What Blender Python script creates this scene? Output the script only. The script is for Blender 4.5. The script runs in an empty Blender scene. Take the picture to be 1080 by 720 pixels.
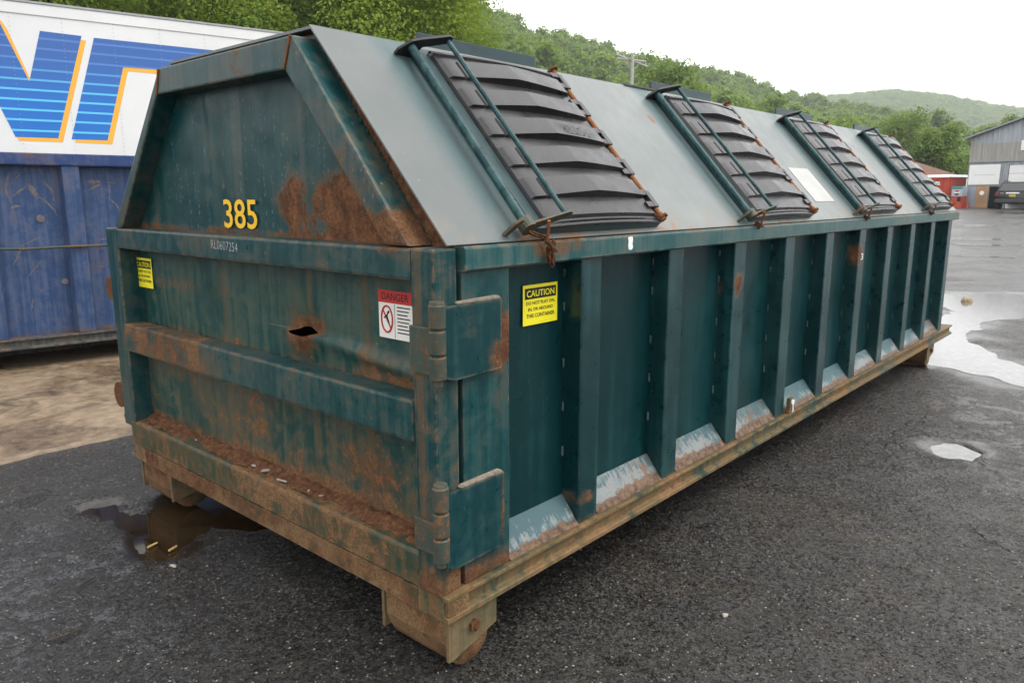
import bpy, bmesh, math, random
import numpy as np
from mathutils import Matrix, Vector
random.seed(7); rng = np.random.default_rng(11)
S = bpy.context.scene
COL = S.collection
PI = math.pi
# ------------------------------------------------------------------ camera
cam = bpy.data.cameras.new("camera"); camo = bpy.data.objects.new("camera", cam); COL.objects.link(camo)
CAM = Vector((-1.5308, -1.6751, 1.612))
yaw, pitch, roll = 0.72579, -0.19208, -0.00095
fwd = Vector((math.cos(yaw)*math.cos(pitch), math.sin(yaw)*math.cos(pitch), math.sin(pitch)))
rgt = fwd.cross(Vector((0, 0, 1))).normalized(); up = rgt.cross(fwd)
r2 = math.cos(roll)*rgt+math.sin(roll)*up; u2 = -math.sin(roll)*rgt+math.cos(roll)*up
camo.matrix_world = Matrix(((r2.x, u2.x, -fwd.x, CAM.x), (r2.y, u2.y, -fwd.y, CAM.y), (r2.z, u2.z, -fwd.z, CAM.z), (0, 0, 0, 1)))
cam.sensor_width = 36; cam.lens = 26.436; cam.clip_start = 0.05; cam.clip_end = 8000
S.camera = camo
# ------------------------------------------------------------------ overcast sky + weak wide sun
SUN_EL, SUN_AZ = math.radians(58), math.radians(-62)     # azimuth measured from +x towards +y
W = bpy.data.worlds.new("World"); S.world = W; W.use_nodes = True
nt = W.node_tree; bg = nt.nodes["Background"]
sk = nt.nodes.new("ShaderNodeTexSky"); sk.sky_type = 'NISHITA'; sk.sun_disc = False
sk.sun_elevation = SUN_EL; sk.sun_rotation = PI/2-SUN_AZ; sk.dust_density = 4; sk.air_density = 1
mx = nt.nodes.new("ShaderNodeMix"); mx.data_type = 'RGBA'; mx.inputs[0].default_value = 0.86
mx.inputs[7].default_value = (11.7, 11.6, 11.5, 1)          # the closed white cloud layer
nt.links.new(sk.outputs[0], mx.inputs[6]); nt.links.new(mx.outputs[2], bg.inputs[0]); bg.inputs[1].default_value = 0.1
sun = bpy.data.lights.new("sun", 'SUN'); sun.energy = 1.2; sun.angle = math.radians(35); sun.color = (1, .97, .92)
suno = bpy.data.objects.new("sun", sun); COL.objects.link(suno)
sd = Vector((math.cos(SUN_EL)*math.cos(SUN_AZ), math.cos(SUN_EL)*math.sin(SUN_AZ), math.sin(SUN_EL)))
suno.rotation_euler = sd.to_track_quat('Z', 'Y').to_euler(); suno.location = (0, 0, 60)
S.view_settings.view_transform = 'Standard'; S.view_settings.look = 'None'; S.view_settings.exposure = 0.92; S.view_settings.gamma = 1
S.cycles.use_denoising = True
S.cycles.max_bounces = 6; S.cycles.diffuse_bounces = 3; S.cycles.glossy_bounces = 3; S.cycles.transparent_max_bounces = 6; S.cycles.transmission_bounces = 3
S.cycles.volume_bounces = 1

# ------------------------------------------------------------------ object helpers
def tag(o, label=None, cat=None, group=None, kind=None):
    if label: o['label'] = label
    if cat: o['category'] = cat
    if group: o['group'] = group
    if kind: o['kind'] = kind
    return o
def empty(name, loc=(0, 0, 0), rz=0):
    o = bpy.data.objects.new(name, None); o.location = loc; o.rotation_euler = (0, 0, rz); o.empty_display_size = .2
    COL.objects.link(o); return o
def link(name, me, mats=None, parent=None, loc=None):
    o = bpy.data.objects.new(name, me); COL.objects.link(o)
    if mats is not None:
        for m in (mats if isinstance(mats, (list, tuple)) else [mats]): me.materials.append(m)
    if parent: o.parent = parent
    if loc: o.location = loc
    return o
def fin(bm, name, mats, parent=None, smooth=None, M=None):
    if M is not None: bmesh.ops.transform(bm, matrix=M, verts=bm.verts)
    bmesh.ops.recalc_face_normals(bm, faces=bm.faces)
    me = bpy.data.meshes.new(name); bm.to_mesh(me); bm.free()
    if smooth is not None:
        me.polygons.foreach_set("use_smooth", [True]*len(me.polygons)); me.set_sharp_from_angle(angle=math.radians(smooth))
    return link(name, me, mats, parent)
def box(bm, x0, x1, y0, y1, z0, z1, bev=0, mi=0, M=None):
    r = bmesh.ops.create_cube(bm, size=1)
    vs = r['verts']
    for v in vs: v.co = Vector(((x0+x1)/2+v.co.x*(x1-x0), (y0+y1)/2+v.co.y*(y1-y0), (z0+z1)/2+v.co.z*(z1-z0)))
    es = list({e for v in vs for e in v.link_edges}); fs = list({f for v in vs for f in v.link_faces})
    for f in fs: f.material_index = mi
    if bev:
        q = bmesh.ops.bevel(bm, geom=es, offset=bev, segments=2, affect='EDGES', profile=.6)
        vs = list({v for f in q['faces'] for v in f.verts}|{v for v in vs if v.is_valid})
        for f in q['faces']: f.material_index = mi
    if M is not None: bmesh.ops.transform(bm, matrix=M, verts=vs)
    return vs
def prism(bm, pts, axis, a, b, mi=0, bev=0):
    """extrude a 2-D outline (list of pairs) along an axis from a to b"""
    def P(u, v, t): return {'x': (t, u, v), 'y': (u, t, v), 'z': (u, v, t)}[axis]
    A = [bm.verts.new(P(u, v, a)) for u, v in pts]; B = [bm.verts.new(P(u, v, b)) for u, v in pts]
    n = len(pts); fs = [bm.faces.new(A), bm.faces.new(B[::-1])]
    for i in range(n): fs.append(bm.faces.new((A[i], B[i], B[(i+1) % n], A[(i+1) % n])))
    for f in fs: f.material_index = mi
    if bev:
        bmesh.ops.recalc_face_normals(bm, faces=fs)
        bmesh.ops.bevel(bm, geom=list({e for f in fs for e in f.edges}), offset=bev, segments=2, affect='EDGES', profile=.6)
def tube(bm, pts, r, n=10, mi=0, caps=True):
    pts = [Vector(p) for p in pts]; rings = []
    rr = r if isinstance(r, (list, tuple)) else [r]*len(pts)
    prev = None
    for i, p in enumerate(pts):
        d = (pts[min(i+1, len(pts)-1)]-pts[max(i-1, 0)]).normalized()
        a = prev if prev is not None else (Vector((0, 0, 1)) if abs(d.z) < .9 else Vector((1, 0, 0)))
        a = (a-d*a.dot(d)).normalized(); prev = a; b = d.cross(a)
        rings.append([bm.verts.new(p+rr[i]*(math.cos(2*PI*k/n)*a+math.sin(2*PI*k/n)*b)) for k in range(n)])
    for i in range(len(rings)-1):
        for k in range(n):
            f = bm.faces.new((rings[i][k], rings[i][(k+1) % n], rings[i+1][(k+1) % n], rings[i+1][k])); f.material_index = mi
    if caps:
        for q in (rings[0][::-1], rings[-1]): bm.faces.new(q).material_index = mi
def npmesh(name, V, F):
    me = bpy.data.meshes.new(name); V = np.asarray(V, np.float32); F = np.asarray(F, np.int32)
    me.vertices.add(len(V)); me.vertices.foreach_set("co", V.ravel())
    k = F.shape[1]; me.loops.add(F.size); me.loops.foreach_set("vertex_index", F.ravel())
    me.polygons.add(len(F)); me.polygons.foreach_set("loop_start", np.arange(0, F.size, k, dtype=np.int32))
    me.update(calc_edges=True); return me
def copy_tree(o, parent=None):
    c = o.copy(); COL.objects.link(c)
    if parent: c.parent = parent
    for ch in list(o.children): copy_tree(ch, c)
    return c
def text(name, body, mat, parent, origin, xdir, ydir, height, width=None, bold=0, ext=.0006, align='CENTER'):
    """flat lettering: origin = centre of base line, xdir reading direction"""
    cu = bpy.data.curves.new("t", 'FONT'); cu.body = body; cu.align_x = align; cu.extrude = 0; cu.offset = bold; cu.size = 1; cu.resolution_u = 3
    to = bpy.data.objects.new("t", cu); COL.objects.link(to)
    dg = bpy.context.evaluated_depsgraph_get(); me = bpy.data.meshes.new_from_object(to.evaluated_get(dg))
    bpy.data.objects.remove(to)
    co = np.empty(len(me.vertices)*3, np.float32); me.vertices.foreach_get("co", co); co = co.reshape(-1, 3)
    h = co[:, 1].max()-co[:, 1].min(); w = co[:, 0].max()-co[:, 0].min()
    sy = height/h; sx = width/w if width else sy
    xd, yd = Vector(xdir).normalized(), Vector(ydir).normalized(); nd = xd.cross(yd)
    me.transform(Matrix.Translation(Vector(origin)) @ Matrix((xd, yd, nd)).transposed().to_4x4() @ Matrix.Diagonal((sx, sy, 1, 1)) @ Matrix.Translation((0, -float(co[:, 1].min()), 0)))
    me.name = name
    return link(name, me, mat, parent)

# ------------------------------------------------------------------ value noise (numpy)
def vnoise(x, y, s=1.0, seed=0):
    x = np.asarray(x)*s; y = np.asarray(y)*s
    xi = np.floor(x).astype(np.int64); yi = np.floor(y).astype(np.int64); fx = x-xi; fy = y-yi
    fx = fx*fx*(3-2*fx); fy = fy*fy*(3-2*fy)
    def h(a, b):
        n = (a*374761393+b*668265263+seed*974634777) & 0x7fffffff
        n = ((n ^ (n >> 13))*1274126177) & 0x7fffffff
        return ((n ^ (n >> 16)) & 0xffff)/65535.0*2-1
    return (h(xi, yi)*(1-fx)+h(xi+1, yi)*fx)*(1-fy)+(h(xi, yi+1)*(1-fx)+h(xi+1, yi+1)*fx)*fy
def fbm(x, y, s, o=4, seed=0):
    t = 0; a = 1
    for i in range(o): t = t+a*vnoise(x, y, s*2**i, seed+i); a *= .5
    return t

# ------------------------------------------------------------------ material helper
class NB:
    def __init__(s, name):
        s.m = bpy.data.materials.new(name); s.m.use_nodes = True; s.t = s.m.node_tree; s.n = s.t.nodes; s.l = s.t.links
        s.b = s.n["Principled BSDF"]; s._pos = None
    def new(s, t, **k):
        q = s.n.new(t)
        for a, v in k.items(): setattr(q, a, v)
        return q
    def put(s, sock, v):
        if v is None: return
        if hasattr(v, 'is_output'): s.l.new(v, sock)
        elif isinstance(v, (tuple, list)) and len(v) == 3 and sock.type == 'RGBA': sock.default_value = (*v, 1)
        else: sock.default_value = v
    def pos(s, sc=None, obj=False):
        if s._pos is None:
            s._pos = s.new("ShaderNodeNewGeometry").outputs['Position'] if not obj else s.new("ShaderNodeTexCoord").outputs['Object']
        if sc is None: return s._pos
        q = s.new("ShaderNodeVectorMath", operation='MULTIPLY'); s.put(q.inputs[0], s._pos); q.inputs[1].default_value = sc; return q.outputs[0]
    def math(s, op, a, b=None, c=None, clamp=False):
        q = s.new("ShaderNodeMath", operation=op, use_clamp=clamp)
        s.put(q.inputs[0], a); s.put(q.inputs[1], b); s.put(q.inputs[2], c); return q.outputs[0]
    def noise(s, scale, detail=4, rough=.55, vec=None, dist=0):
        q = s.new("ShaderNodeTexNoise"); s.put(q.inputs['Vector'], vec if vec is not None else s.pos())
        q.inputs['Scale'].default_value = scale; q.inputs['Detail'].default_value = detail; q.inputs['Roughness'].default_value = rough; q.inputs['Distortion'].default_value = dist
        return q.outputs['Fac']
    def vor(s, scale, vec=None, out='Distance', rnd=1):
        q = s.new("ShaderNodeTexVoronoi"); s.put(q.inputs['Vector'], vec if vec is not None else s.pos()); q.inputs['Scale'].default_value = scale; q.inputs['Randomness'].default_value = rnd
        return q.outputs[out]
    def ss(s, v, a, b, lo=0, hi=1):
        q = s.new("ShaderNodeMapRange", interpolation_type='SMOOTHSTEP'); s.put(q.inputs[0], v)
        for i, k in enumerate((a, b, lo, hi)): s.put(q.inputs[i+1], k)
        return q.outputs[0]
    def lin(s, v, a, b, lo=0, hi=1):
        q = s.new("ShaderNodeMapRange"); s.put(q.inputs[0], v)
        for i, k in enumerate((a, b, lo, hi)): s.put(q.inputs[i+1], k)
        return q.outputs[0]
    def mix(s, f, a, b, mode='MIX'):
        q = s.new("ShaderNodeMix", data_type='RGBA', blend_type=mode); s.put(q.inputs[0], f); s.put(q.inputs[6], a); s.put(q.inputs[7], b); return q.outputs[2]
    def ramp(s, v, stops):
        q = s.new("ShaderNodeValToRGB"); s.put(q.inputs[0], v); e = q.color_ramp.elements
        while len(e) < len(stops): e.new(.5)
        for k, (p, c) in zip(e, stops): k.position = p; k.color = (*c, 1)
        return q.outputs[0]
    def xyz(s, v=None):
        q = s.new("ShaderNodeSeparateXYZ"); s.put(q.inputs[0], v if v is not None else s.pos()); return q.outputs
    def dist(s, c, r, warp=0):
        """ellipsoidal distance, 1 at the rim"""
        q = s.new("ShaderNodeVectorMath", operation='SUBTRACT'); s.put(q.inputs[0], s.pos()); q.inputs[1].default_value = c
        d = s.new("ShaderNodeVectorMath", operation='DIVIDE'); s.put(d.inputs[0], q.outputs[0]); d.inputs[1].default_value = r
        L = s.new("ShaderNodeVectorMath", operation='LENGTH'); s.put(L.inputs[0], d.outputs[0])
        if not warp: return L.outputs['Value']
        return s.math('ADD', L.outputs['Value'], s.math('MULTIPLY', s.math('SUBTRACT', s.noise(warp, 5, .65), .5), 1.5))
    def bump(s, h, strength=.5, dist=.01, normal=None):
        q = s.new("ShaderNodeBump"); q.inputs['Strength'].default_value = strength; q.inputs['Distance'].default_value = dist
        s.put(q.inputs['Height'], h); s.put(q.inputs['Normal'], normal); return q.outputs[0]
    def edge(s, r=.018):
        bv = s.new("ShaderNodeBevel", samples=4); bv.inputs['Radius'].default_value = r
        g = s.new("ShaderNodeNewGeometry"); d = s.new("ShaderNodeVectorMath", operation='DOT_PRODUCT')
        s.l.new(bv.outputs[0], d.inputs[0]); s.l.new(g.outputs['Normal'], d.inputs[1])
        return s.ss(d.outputs['Value'], .985, .86)
    def out(s, col=None, rough=None, normal=None, metal=None, spec=None):
        s.put(s.b.inputs['Base Color'], col); s.put(s.b.inputs['Roughness'], rough); s.put(s.b.inputs['Normal'], normal)
        s.put(s.b.inputs['Metallic'], metal); s.put(s.b.inputs['Specular IOR Level'], spec); return s.m
def plain(name, col, rough=.5, spec=.5, var=.12, scale=9, metal=0, bump=0):
    b = NB(name); n = b.noise(scale, 5, .6)
    c = b.mix(b.lin(n, .3, .7), tuple(k*(1-var) for k in col), tuple(min(1, k*(1+var)) for k in col))
    return b.out(c, b.lin(n, .3, .7, max(0, rough-.08), min(1, rough+.08)), b.bump(n, bump, .01) if bump else None, metal, spec)
TEAL = (.0050, .041, .0445); TEALF = (.020, .073, .075)
RUST = [(0, (.036, .016, .010)), (.4, (.090, .041, .021)), (.65, (.165, .078, .038)), (1, (.25, .145, .080))]
def steel(name, paint=TEAL, faded=TEALF, rust=.3, fade=.5, scale=3., blobs=(), zband=None, edge=.5, edgecol=None, rough=.38, spec=.22, ochre=0, streaks=0, stripes=(), chips=.4, speck=.75, obj=False):
    """weathered paint over rusting steel. blobs: (centre, radii, weight); zband: (z_full, z_none) rust rising from an edge"""
    b = NB(name); P = b.pos(obj=obj); X = b.xyz()
    n1 = b.noise(scale, 8, .62, dist=.3); n2 = b.noise(scale*6, 6, .65); n3 = b.noise(scale*26, 4, .7)
    vs = b.noise(1, 6, .6, vec=b.pos((26, 26, 1.1)))
    v2 = b.noise(1, 5, .6, vec=b.pos((70, 70, 2.5)))
    n4 = b.noise(scale*70, 3, .7)
    m = b.math('ADD', b.math('MULTIPLY', n1, .46), b.math('MULTIPLY', n2, .30)); m = b.math('ADD', m, b.math('ADD', b.math('MULTIPLY', n3, .16), b.math('MULTIPLY', n4, .08)))
    if streaks: m = b.math('ADD', m, b.math('MULTIPLY', b.math('SUBTRACT', vs, .5), streaks))
    for c, r, w in blobs: m = b.math('ADD', m, b.math('MULTIPLY', b.ss(b.dist(c, r, 7), 1.25, .25), w))
    for zb in ([] if not zband else (zband if isinstance(zband[0], (tuple, list)) else [zband])):
        m = b.math('ADD', m, b.ss(X[2], zb[1], zb[0], 0, zb[2] if len(zb) > 2 else .25))
    th = .78-.5*rust
    rm = b.ss(m, th-.03, th+.03)
    haze = b.ss(m, th-.14, th+.02, 0, .52)           # thin rust wash round the patches
    chip = b.ss(b.math('ADD', b.math('MULTIPLY', v2, .5), b.math('MULTIPLY', n3, .5)), .645-.08*chips, .675-.07*chips, 0, chips)
    pc = b.mix(b.ss(b.math('ADD', b.math('MULTIPLY', vs, .34), b.math('ADD', b.math('MULTIPLY', n1, .33), b.math('MULTIPLY', n2, .33))), .53-.16*fade, .66-.16*fade), paint, faded)
    for y0, w, cst, ax in stripes:
        d = b.math('ABSOLUTE', b.math('SUBTRACT', X[ax], y0))
        pc = b.mix(b.math('MULTIPLY', b.ss(d, w, w*.5), b.lin(n2, .3, .7, .25, .8)), pc, cst)
    q = b.new("ShaderNodeTexVoronoi"); b.put(q.inputs['Vector'], b.pos((62, 62, 40))); q.inputs['Scale'].default_value = 1.; cr = b.xyz(q.outputs['Color'])
    dot = b.math('MULTIPLY', b.math('GREATER_THAN', b.math('ADD', cr[0], b.math('MULTIPLY', b.math('SUBTRACT', m, th), 1.1)), .86), b.ss(q.outputs['Distance'], b.lin(cr[1], 0, 1, .18, .48), .10))
    pc = b.mix(b.math('MULTIPLY', dot, speck), pc, b.mix(cr[2], (.15, .075, .035), (.24, .20, .14)))
    pc = b.mix(chip, pc, tuple(k*2.2+.04 for k in faded))
    rc = b.ramp(b.math('ADD', b.math('MULTIPLY', n2, .6), b.math('MULTIPLY', n3, .4)), [(.30, RUST[0][1]), (.46, RUST[1][1]), (.58, RUST[2][1]), (.75, RUST[3][1])])
    if ochre: rc = b.mix(b.math('MULTIPLY', b.ss(n1, .42, .60, 0, ochre), b.ss(n3, .40, .58, .35, 1)), rc, (.215, .135, .068))
    grime = b.math('MULTIPLY', b.ss(b.math('ADD', b.math('MULTIPLY', n2, .5), b.math('MULTIPLY', v2, .5)), .44, .66), .30)
    pc = b.mix(grime, pc, tuple(k*.45 for k in paint)); rc = b.mix(b.ss(n4, .52, .66, 0, .6), rc, (.028, .014, .009))
    c = b.mix(haze, pc, (.125, .066, .029)); c = b.mix(rm, c, rc)
    if edge:
        e = b.math('MULTIPLY', b.edge(), b.ss(n2, .42, .58, 0, edge)); c = b.mix(e, c, edgecol or (.20, .115, .06))
    ro = b.lin(rm, 0, 1, rough, .92); ro = b.math('ADD', ro, b.lin(n2, .3, .7, -.07, .10))
    hgt = b.math('ADD', b.math('MULTIPLY', rm, b.math('ADD', b.math('MULTIPLY', n3, .8), -.2)), b.math('MULTIPLY', n2, .25))
    return b.out(c, ro, b.bump(hgt, .5, .006), 0, b.lin(rm, 0, 1, spec, .15))

M = {}
M['door'] = steel('door paint', paint=(.006, .046, .043), faded=(.046, .082, .064), rust=.235, fade=.66, scale=3.4, ochre=.5, streaks=.10, zband=[(.45, .53, .12), (.97, 1.02, .10)], edge=0,
    blobs=[((.1, .85, 1.08), (.3, .17, .10), .30), ((.1, .35, 1.02), (.3, .28, .10), .12), ((.1, .45, .62), (.3, .22, .12), .09), ((.1, 2.2, 1.16), (.3, .2, .12), .10), ((.1, 1.7, 1.19), (.3, .5, .04), .10)],
    stripes=[(1.48, .035, (.10, .085, .05), 1), (.80, .03, (.10, .075, .04), 1), (.45, .025, (.11, .07, .035), 1)])
M['upper'] = steel('upper end paint', paint=(.003, .039, .041), faded=(.014, .066, .066), rust=.26, fade=.40, scale=2.2, streaks=.18, zband=(1.455, 1.50, .16), edge=0, chips=.8,
    blobs=[((.1, .87, 1.57), (.3, .15, .14), .24), ((.1, .53, 1.58), (.3, .23, .15), .32), ((.1, .36, 1.50), (.3, .1, .12), .26)],
    stripes=[(1.27, .05, (.07, .085, .075), 1), (.80, .035, (.05, .075, .07), 1)])
M['frame'] = steel('frame paint', rust=.36, fade=.62, scale=3.0, streaks=.16, edge=.95, ochre=.5, rough=.34,
    blobs=[((0, .36, 1.62), (.3, .14, .16), .07), ((0, .20, 1.5), (.3, .12, .10), .16)])
M['midrail'] = steel('rail paint', rust=.37, fade=.7, scale=2.8, edge=.8, ochre=.6, rough=.32, streaks=.12, blobs=[((0, 1.9, .9), (.3, .5, .2), .12)])
M['sill'] = steel('sill', rust=.53, fade=.6, scale=3.4, edge=.5, ochre=.8, edgecol=(.25, .17, .10), paint=(.02, .05, .035), faded=(.07, .085, .045), streaks=.1)
M['band'] = steel('lower band', rust=.62, fade=.6, scale=4.5, edge=.6, ochre=1., edgecol=(.25, .17, .10), paint=(.03, .05, .03), faded=(.14, .12, .055), blobs=[((0, 2.0, .26), (.3, .7, .1), .2)])
M['side'] = steel('side paint', speck=.3, paint=(.0014, .0235, .0265), faded=(.0045, .042, .045), spec=.24, rust=.12, fade=.45, scale=1.8, edge=0, rough=.33, streaks=.10, chips=.35, zband=(.3, .40, .12))
M['rib'] = steel('rib paint', speck=.3, paint=(.0018, .0260, .0295), faded=(.010, .058, .062), spec=.42, rust=.12, fade=.42, scale=1.7, edge=.22, edgecol=(.12, .15, .14), rough=.30, chips=.3, zband=(.3, .36, .2),
    blobs=[((2.10, 0, 1.17), (.07, .2, .10), .24), ((4.0, 0, 1.2), (.07, .2, .12), .26), ((.8, 0, .42), (.09, .2, .05), .22), ((5.95, 0, 1.15), (.06, .2, .08), .12)])
M['column'] = steel('column paint', rust=.28, fade=.5, scale=2.4, edge=.4, rough=.32, zband=(.32, .44, .2), blobs=[((.32, 0, 1.15), (.07, .2, .14), .18)])
M['post'] = steel('post paint', rust=.40, fade=.6, scale=3.2, streaks=.34, edge=.95, ochre=.6, rough=.34, zband=[(.32, .46, .16)], stripes=[(.072, .02, (.13, .075, .035), 1)])
M['hinge'] = steel('hinge plate paint', paint=(.0045, .035, .040), faded=(.018, .062, .065), rust=.24, fade=.4, scale=2.6, edge=.55, rough=.30, edgecol=(.22, .17, .11), blobs=[((.27, 0, 1.10), (.05, .2, .07), .2), ((.285, 0, .55), (.02, .2, .2), .16)])
M['knuckle'] = steel('hinge knuckle', rust=.46, fade=.6, scale=6, edge=.5, ochre=.5, paint=(.03, .06, .05))
M['toprail'] = steel('top rail paint', paint=(.011, .066, .069), faded=(.050, .108, .104), rust=.26, fade=.62, scale=2.4, streaks=.30, edge=.9, edgecol=(.27, .22, .16), rough=.34, ochre=.8, zband=[(1.46, 1.44, .10)],
    blobs=[((.62, 0, 1.43), (.22, .2, .05), .15), ((6.9, 0, 1.42), (.2, .3, .05), .12)])
M['botrail'] = steel('bottom rail', paint=(.022, .048, .040), faded=(.15, .125, .055), rust=.50, fade=.75, scale=2.2, edge=.6, edgecol=(.28, .20, .11), ochre=1., streaks=.2, rough=.5)
M['skid'] = steel('roller housing', paint=(.085, .080, .045), faded=(.17, .15, .085), rust=.46, fade=.7, scale=5, edge=.6, ochre=.7, edgecol=(.25, .18, .10), rough=.55)
M['rust'] = steel('rusted steel', rust=1.3, scale=7, edge=0)
M['rodrust'] = plain('orange rusted rod', (.22, .085, .034), .75, .2, .35, 60)
M['roof'] = None
M['rod'] = steel('green rod', paint=(.007, .036, .040), faded=(.030, .085, .088), rust=.22, fade=.55, scale=7, edge=0, rough=.3)
M['gusset'] = None
M['black'] = plain('black metal', (.012, .014, .016), .5, .4, .2, 12)
M['blackpaint'] = plain('dark teal plate', (.016, .042, .048), .4, .4, .2, 12)
M['dark'] = plain('painted gap shade', (.008, .008, .008), .9, .1)  # near-black colour put in for the shade in gaps and openings
def b_plastic():
    b = NB('black plastic lid'); n = b.noise(14, 6, .6); n2 = b.noise(150, 3, .6); d = b.ss(b.noise(3, 6, .65), .45, .65)
    c = b.mix(b.math('MULTIPLY', d, .5), (.009, .009, .0105), (.032, .031, .032))
    return b.out(c, b.lin(n, .3, .7, .22, .42), b.bump(n2, .10, .002), 0, .62)
M['plastic'] = b_plastic()
def b_roof():
    b = NB('chalked roof paint with painted sheen'); X = b.xyz(); n1 = b.noise(1.6, 7, .6); n2 = b.noise(9, 6, .65); n3 = b.noise(60, 4, .7)
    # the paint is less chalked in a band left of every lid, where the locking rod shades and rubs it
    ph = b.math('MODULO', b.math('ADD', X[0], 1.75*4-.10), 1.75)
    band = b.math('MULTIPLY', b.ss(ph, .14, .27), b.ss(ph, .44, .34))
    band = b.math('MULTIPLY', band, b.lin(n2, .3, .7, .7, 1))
    far = b.ss(X[0], .2, 2.2)  # lighter towards the far end: sky reflection painted into the roof colour
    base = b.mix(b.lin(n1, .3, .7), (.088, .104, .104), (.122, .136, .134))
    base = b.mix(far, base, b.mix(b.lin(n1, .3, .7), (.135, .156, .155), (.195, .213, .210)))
    stk = b.noise(1, 6, .65, vec=b.pos((18, 2.2, 2.2))); base = b.mix(b.ss(stk, .52, .68, 0, .18), base, (.075, .095, .092)); base = b.mix(b.ss(b.noise(34, 4, .7), .68, .72, 0, .4), base, (.30, .30, .29))
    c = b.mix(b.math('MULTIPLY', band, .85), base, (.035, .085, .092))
    low = b.math('MULTIPLY', b.ss(X[2], 1.62, 1.46), b.ss(n2, .42, .62)); c = b.mix(b.math('MULTIPLY', low, .45), c, (.20, .155, .11))
    m = b.math('ADD', b.math('MULTIPLY', n1, .55), b.math('MULTIPLY', n2, .45)); m = b.math('ADD', m, b.ss(X[2], 1.53, 1.46, 0, .16))
    for cc, r, w in [((2.0, .5, 2.0), (.06, .3, .05), .22), ((3.4, .4, 1.98), (.06, .3, .03), .25), ((3.62, .35, 1.87), (.05, .3, .025), .25), ((.42, .08, 1.52), (.2, .2, .05), .12), ((.5, .5, 1.98), (.05, .3, .03), .2)]:
        m = b.math('ADD', m, b.math('MULTIPLY', b.ss(b.dist(cc, r, 9), 1.2, .2), b.math('MULTIPLY', w, .9)) if False else b.math('MULTIPLY', b.ss(b.dist(cc, r, 9), 1.2, .2), w*.85))
    rm = b.ss(m, .68, .74); c = b.mix(rm, c, b.mix(n3, (.14, .06, .025), (.26, .15, .08)))
    e = b.math('MULTIPLY', b.edge(.008), b.ss(n2, .42, .58, 0, .6)); c = b.mix(e, c, (.14, .10, .08))
    return b.out(c, b.lin(n2, .3, .7, .36, .5), b.bump(b.noise(2.6, 3, .5), .35, .03), 0, .5)
M['roof'] = b_roof()
def b_gusset():
    b = NB('scuffed gusset paint'); X = b.xyz(); n = b.noise(1, 6, .7, vec=b.pos((55, 14, 14))); n2 = b.noise(30, 6, .7); n3 = b.noise(3, 4, .6)
    m = b.math('ADD', b.math('MULTIPLY', n, .6), b.math('MULTIPLY', n2, .4))
    scr = b.ss(b.math('ADD', b.math('ADD', m, b.ss(X[2], .345, .41, .07, -.07)), b.math('MULTIPLY', b.math('SUBTRACT', b.noise(1.9, 4, .65), .5), .9)), .47, .57)
    c = b.mix(scr, b.mix(n3, (.035, .085, .10), (.07, .12, .13)), b.mix(n2, (.12, .14, .145), (.25, .27, .27)))
    rr = b.ss(b.math('ADD', b.math('ADD', b.math('MULTIPLY', n2, .6), b.math('MULTIPLY', b.noise(1.3, 4, .65), .55)), b.ss(X[2], .37, .318, 0, .26)), .64, .72)
    c = b.mix(rr, c, b.mix(b.ss(n2, .35, .65), (.045, .022, .014), (.155, .095, .055)))
    return b.out(c, .6, b.bump(n2, .3, .003), 0, .3)
M['gusset'] = b_gusset()
M['yellow'] = plain('yellow vinyl', (.80, .72, .02), .45, .4, .04)
M['numyellow'] = plain('yellow number decal', (.85, .50, .01), .45, .4, .05)
M['vblack'] = plain('black print', (.012, .012, .01), .5, .3, .05)
M['vred'] = plain('red print', (.45, .03, .025), .5, .3, .08)
M['vwhite'] = plain('white vinyl', (.72, .71, .66), .5, .3, .05)
M['chalk'] = plain('white paint mark', (.70, .72, .72), .7, .2, .15, 40)
M['beadpaint'] = plain('worn weld', (.23, .195, .155), .7, .2, .35, 60); M['debris'] = plain('pale scrap', (.33, .30, .26), .8, .2, .2, 30)
# ------------------------------------------------------------------ ground
def far_rise(x, y):
    d = np.hypot(np.asarray(x)+1.53, np.asarray(y)+1.675); t = np.clip((d-20)/38, 0, 1); return .70*t*t*(3-2*t)
PUD = {
 'yard': ([(12.2, 1.9), (12.456, 1.19), (13.204, .711), (13.3, .0), (13.0, -.6), (12.511, .079), (10.515, -.195), (10.171, .076), (9.568, .186), (8.71, .128), (8.133, .055), (7.684, -.245), (6.886, -.694), (6.3, -1.2), (6.1, -.95), (6.19, -.789), (6.382, -.471), (6.503, -.136), (6.486, .02), (7.0, .30), (8.0, .8), (8.449, .426), (9.672, .645), (10.518, .569), (11.039, .822), (10.46, 1.25), (11.0, 2.0)], .05),
 'small': ([(3.80, -.58), (3.965, -.65), (4.02, -.775), (3.881, -.88), (3.70, -.82), (3.66, -.68)], .03),
 'brown': ([(-.13, 2.16), (.075, 2.24), (.40, 2.15), (.80, 1.75), (.55, 1.45), (.22, 1.60), (.10, 1.78), (-.06, 1.70), (-.235, 1.62), (-.30, 1.761)], .035),
 'brown2': ([(-.25, 2.5), (-.115, 2.45), (-.11, 2.16), (-.21, 2.13)], .02),
 'brown3': ([(.42, 1.28), (.62, 1.25), (.75, 1.0), (.5, .98), (.36, 1.12)], .02),
}
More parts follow.
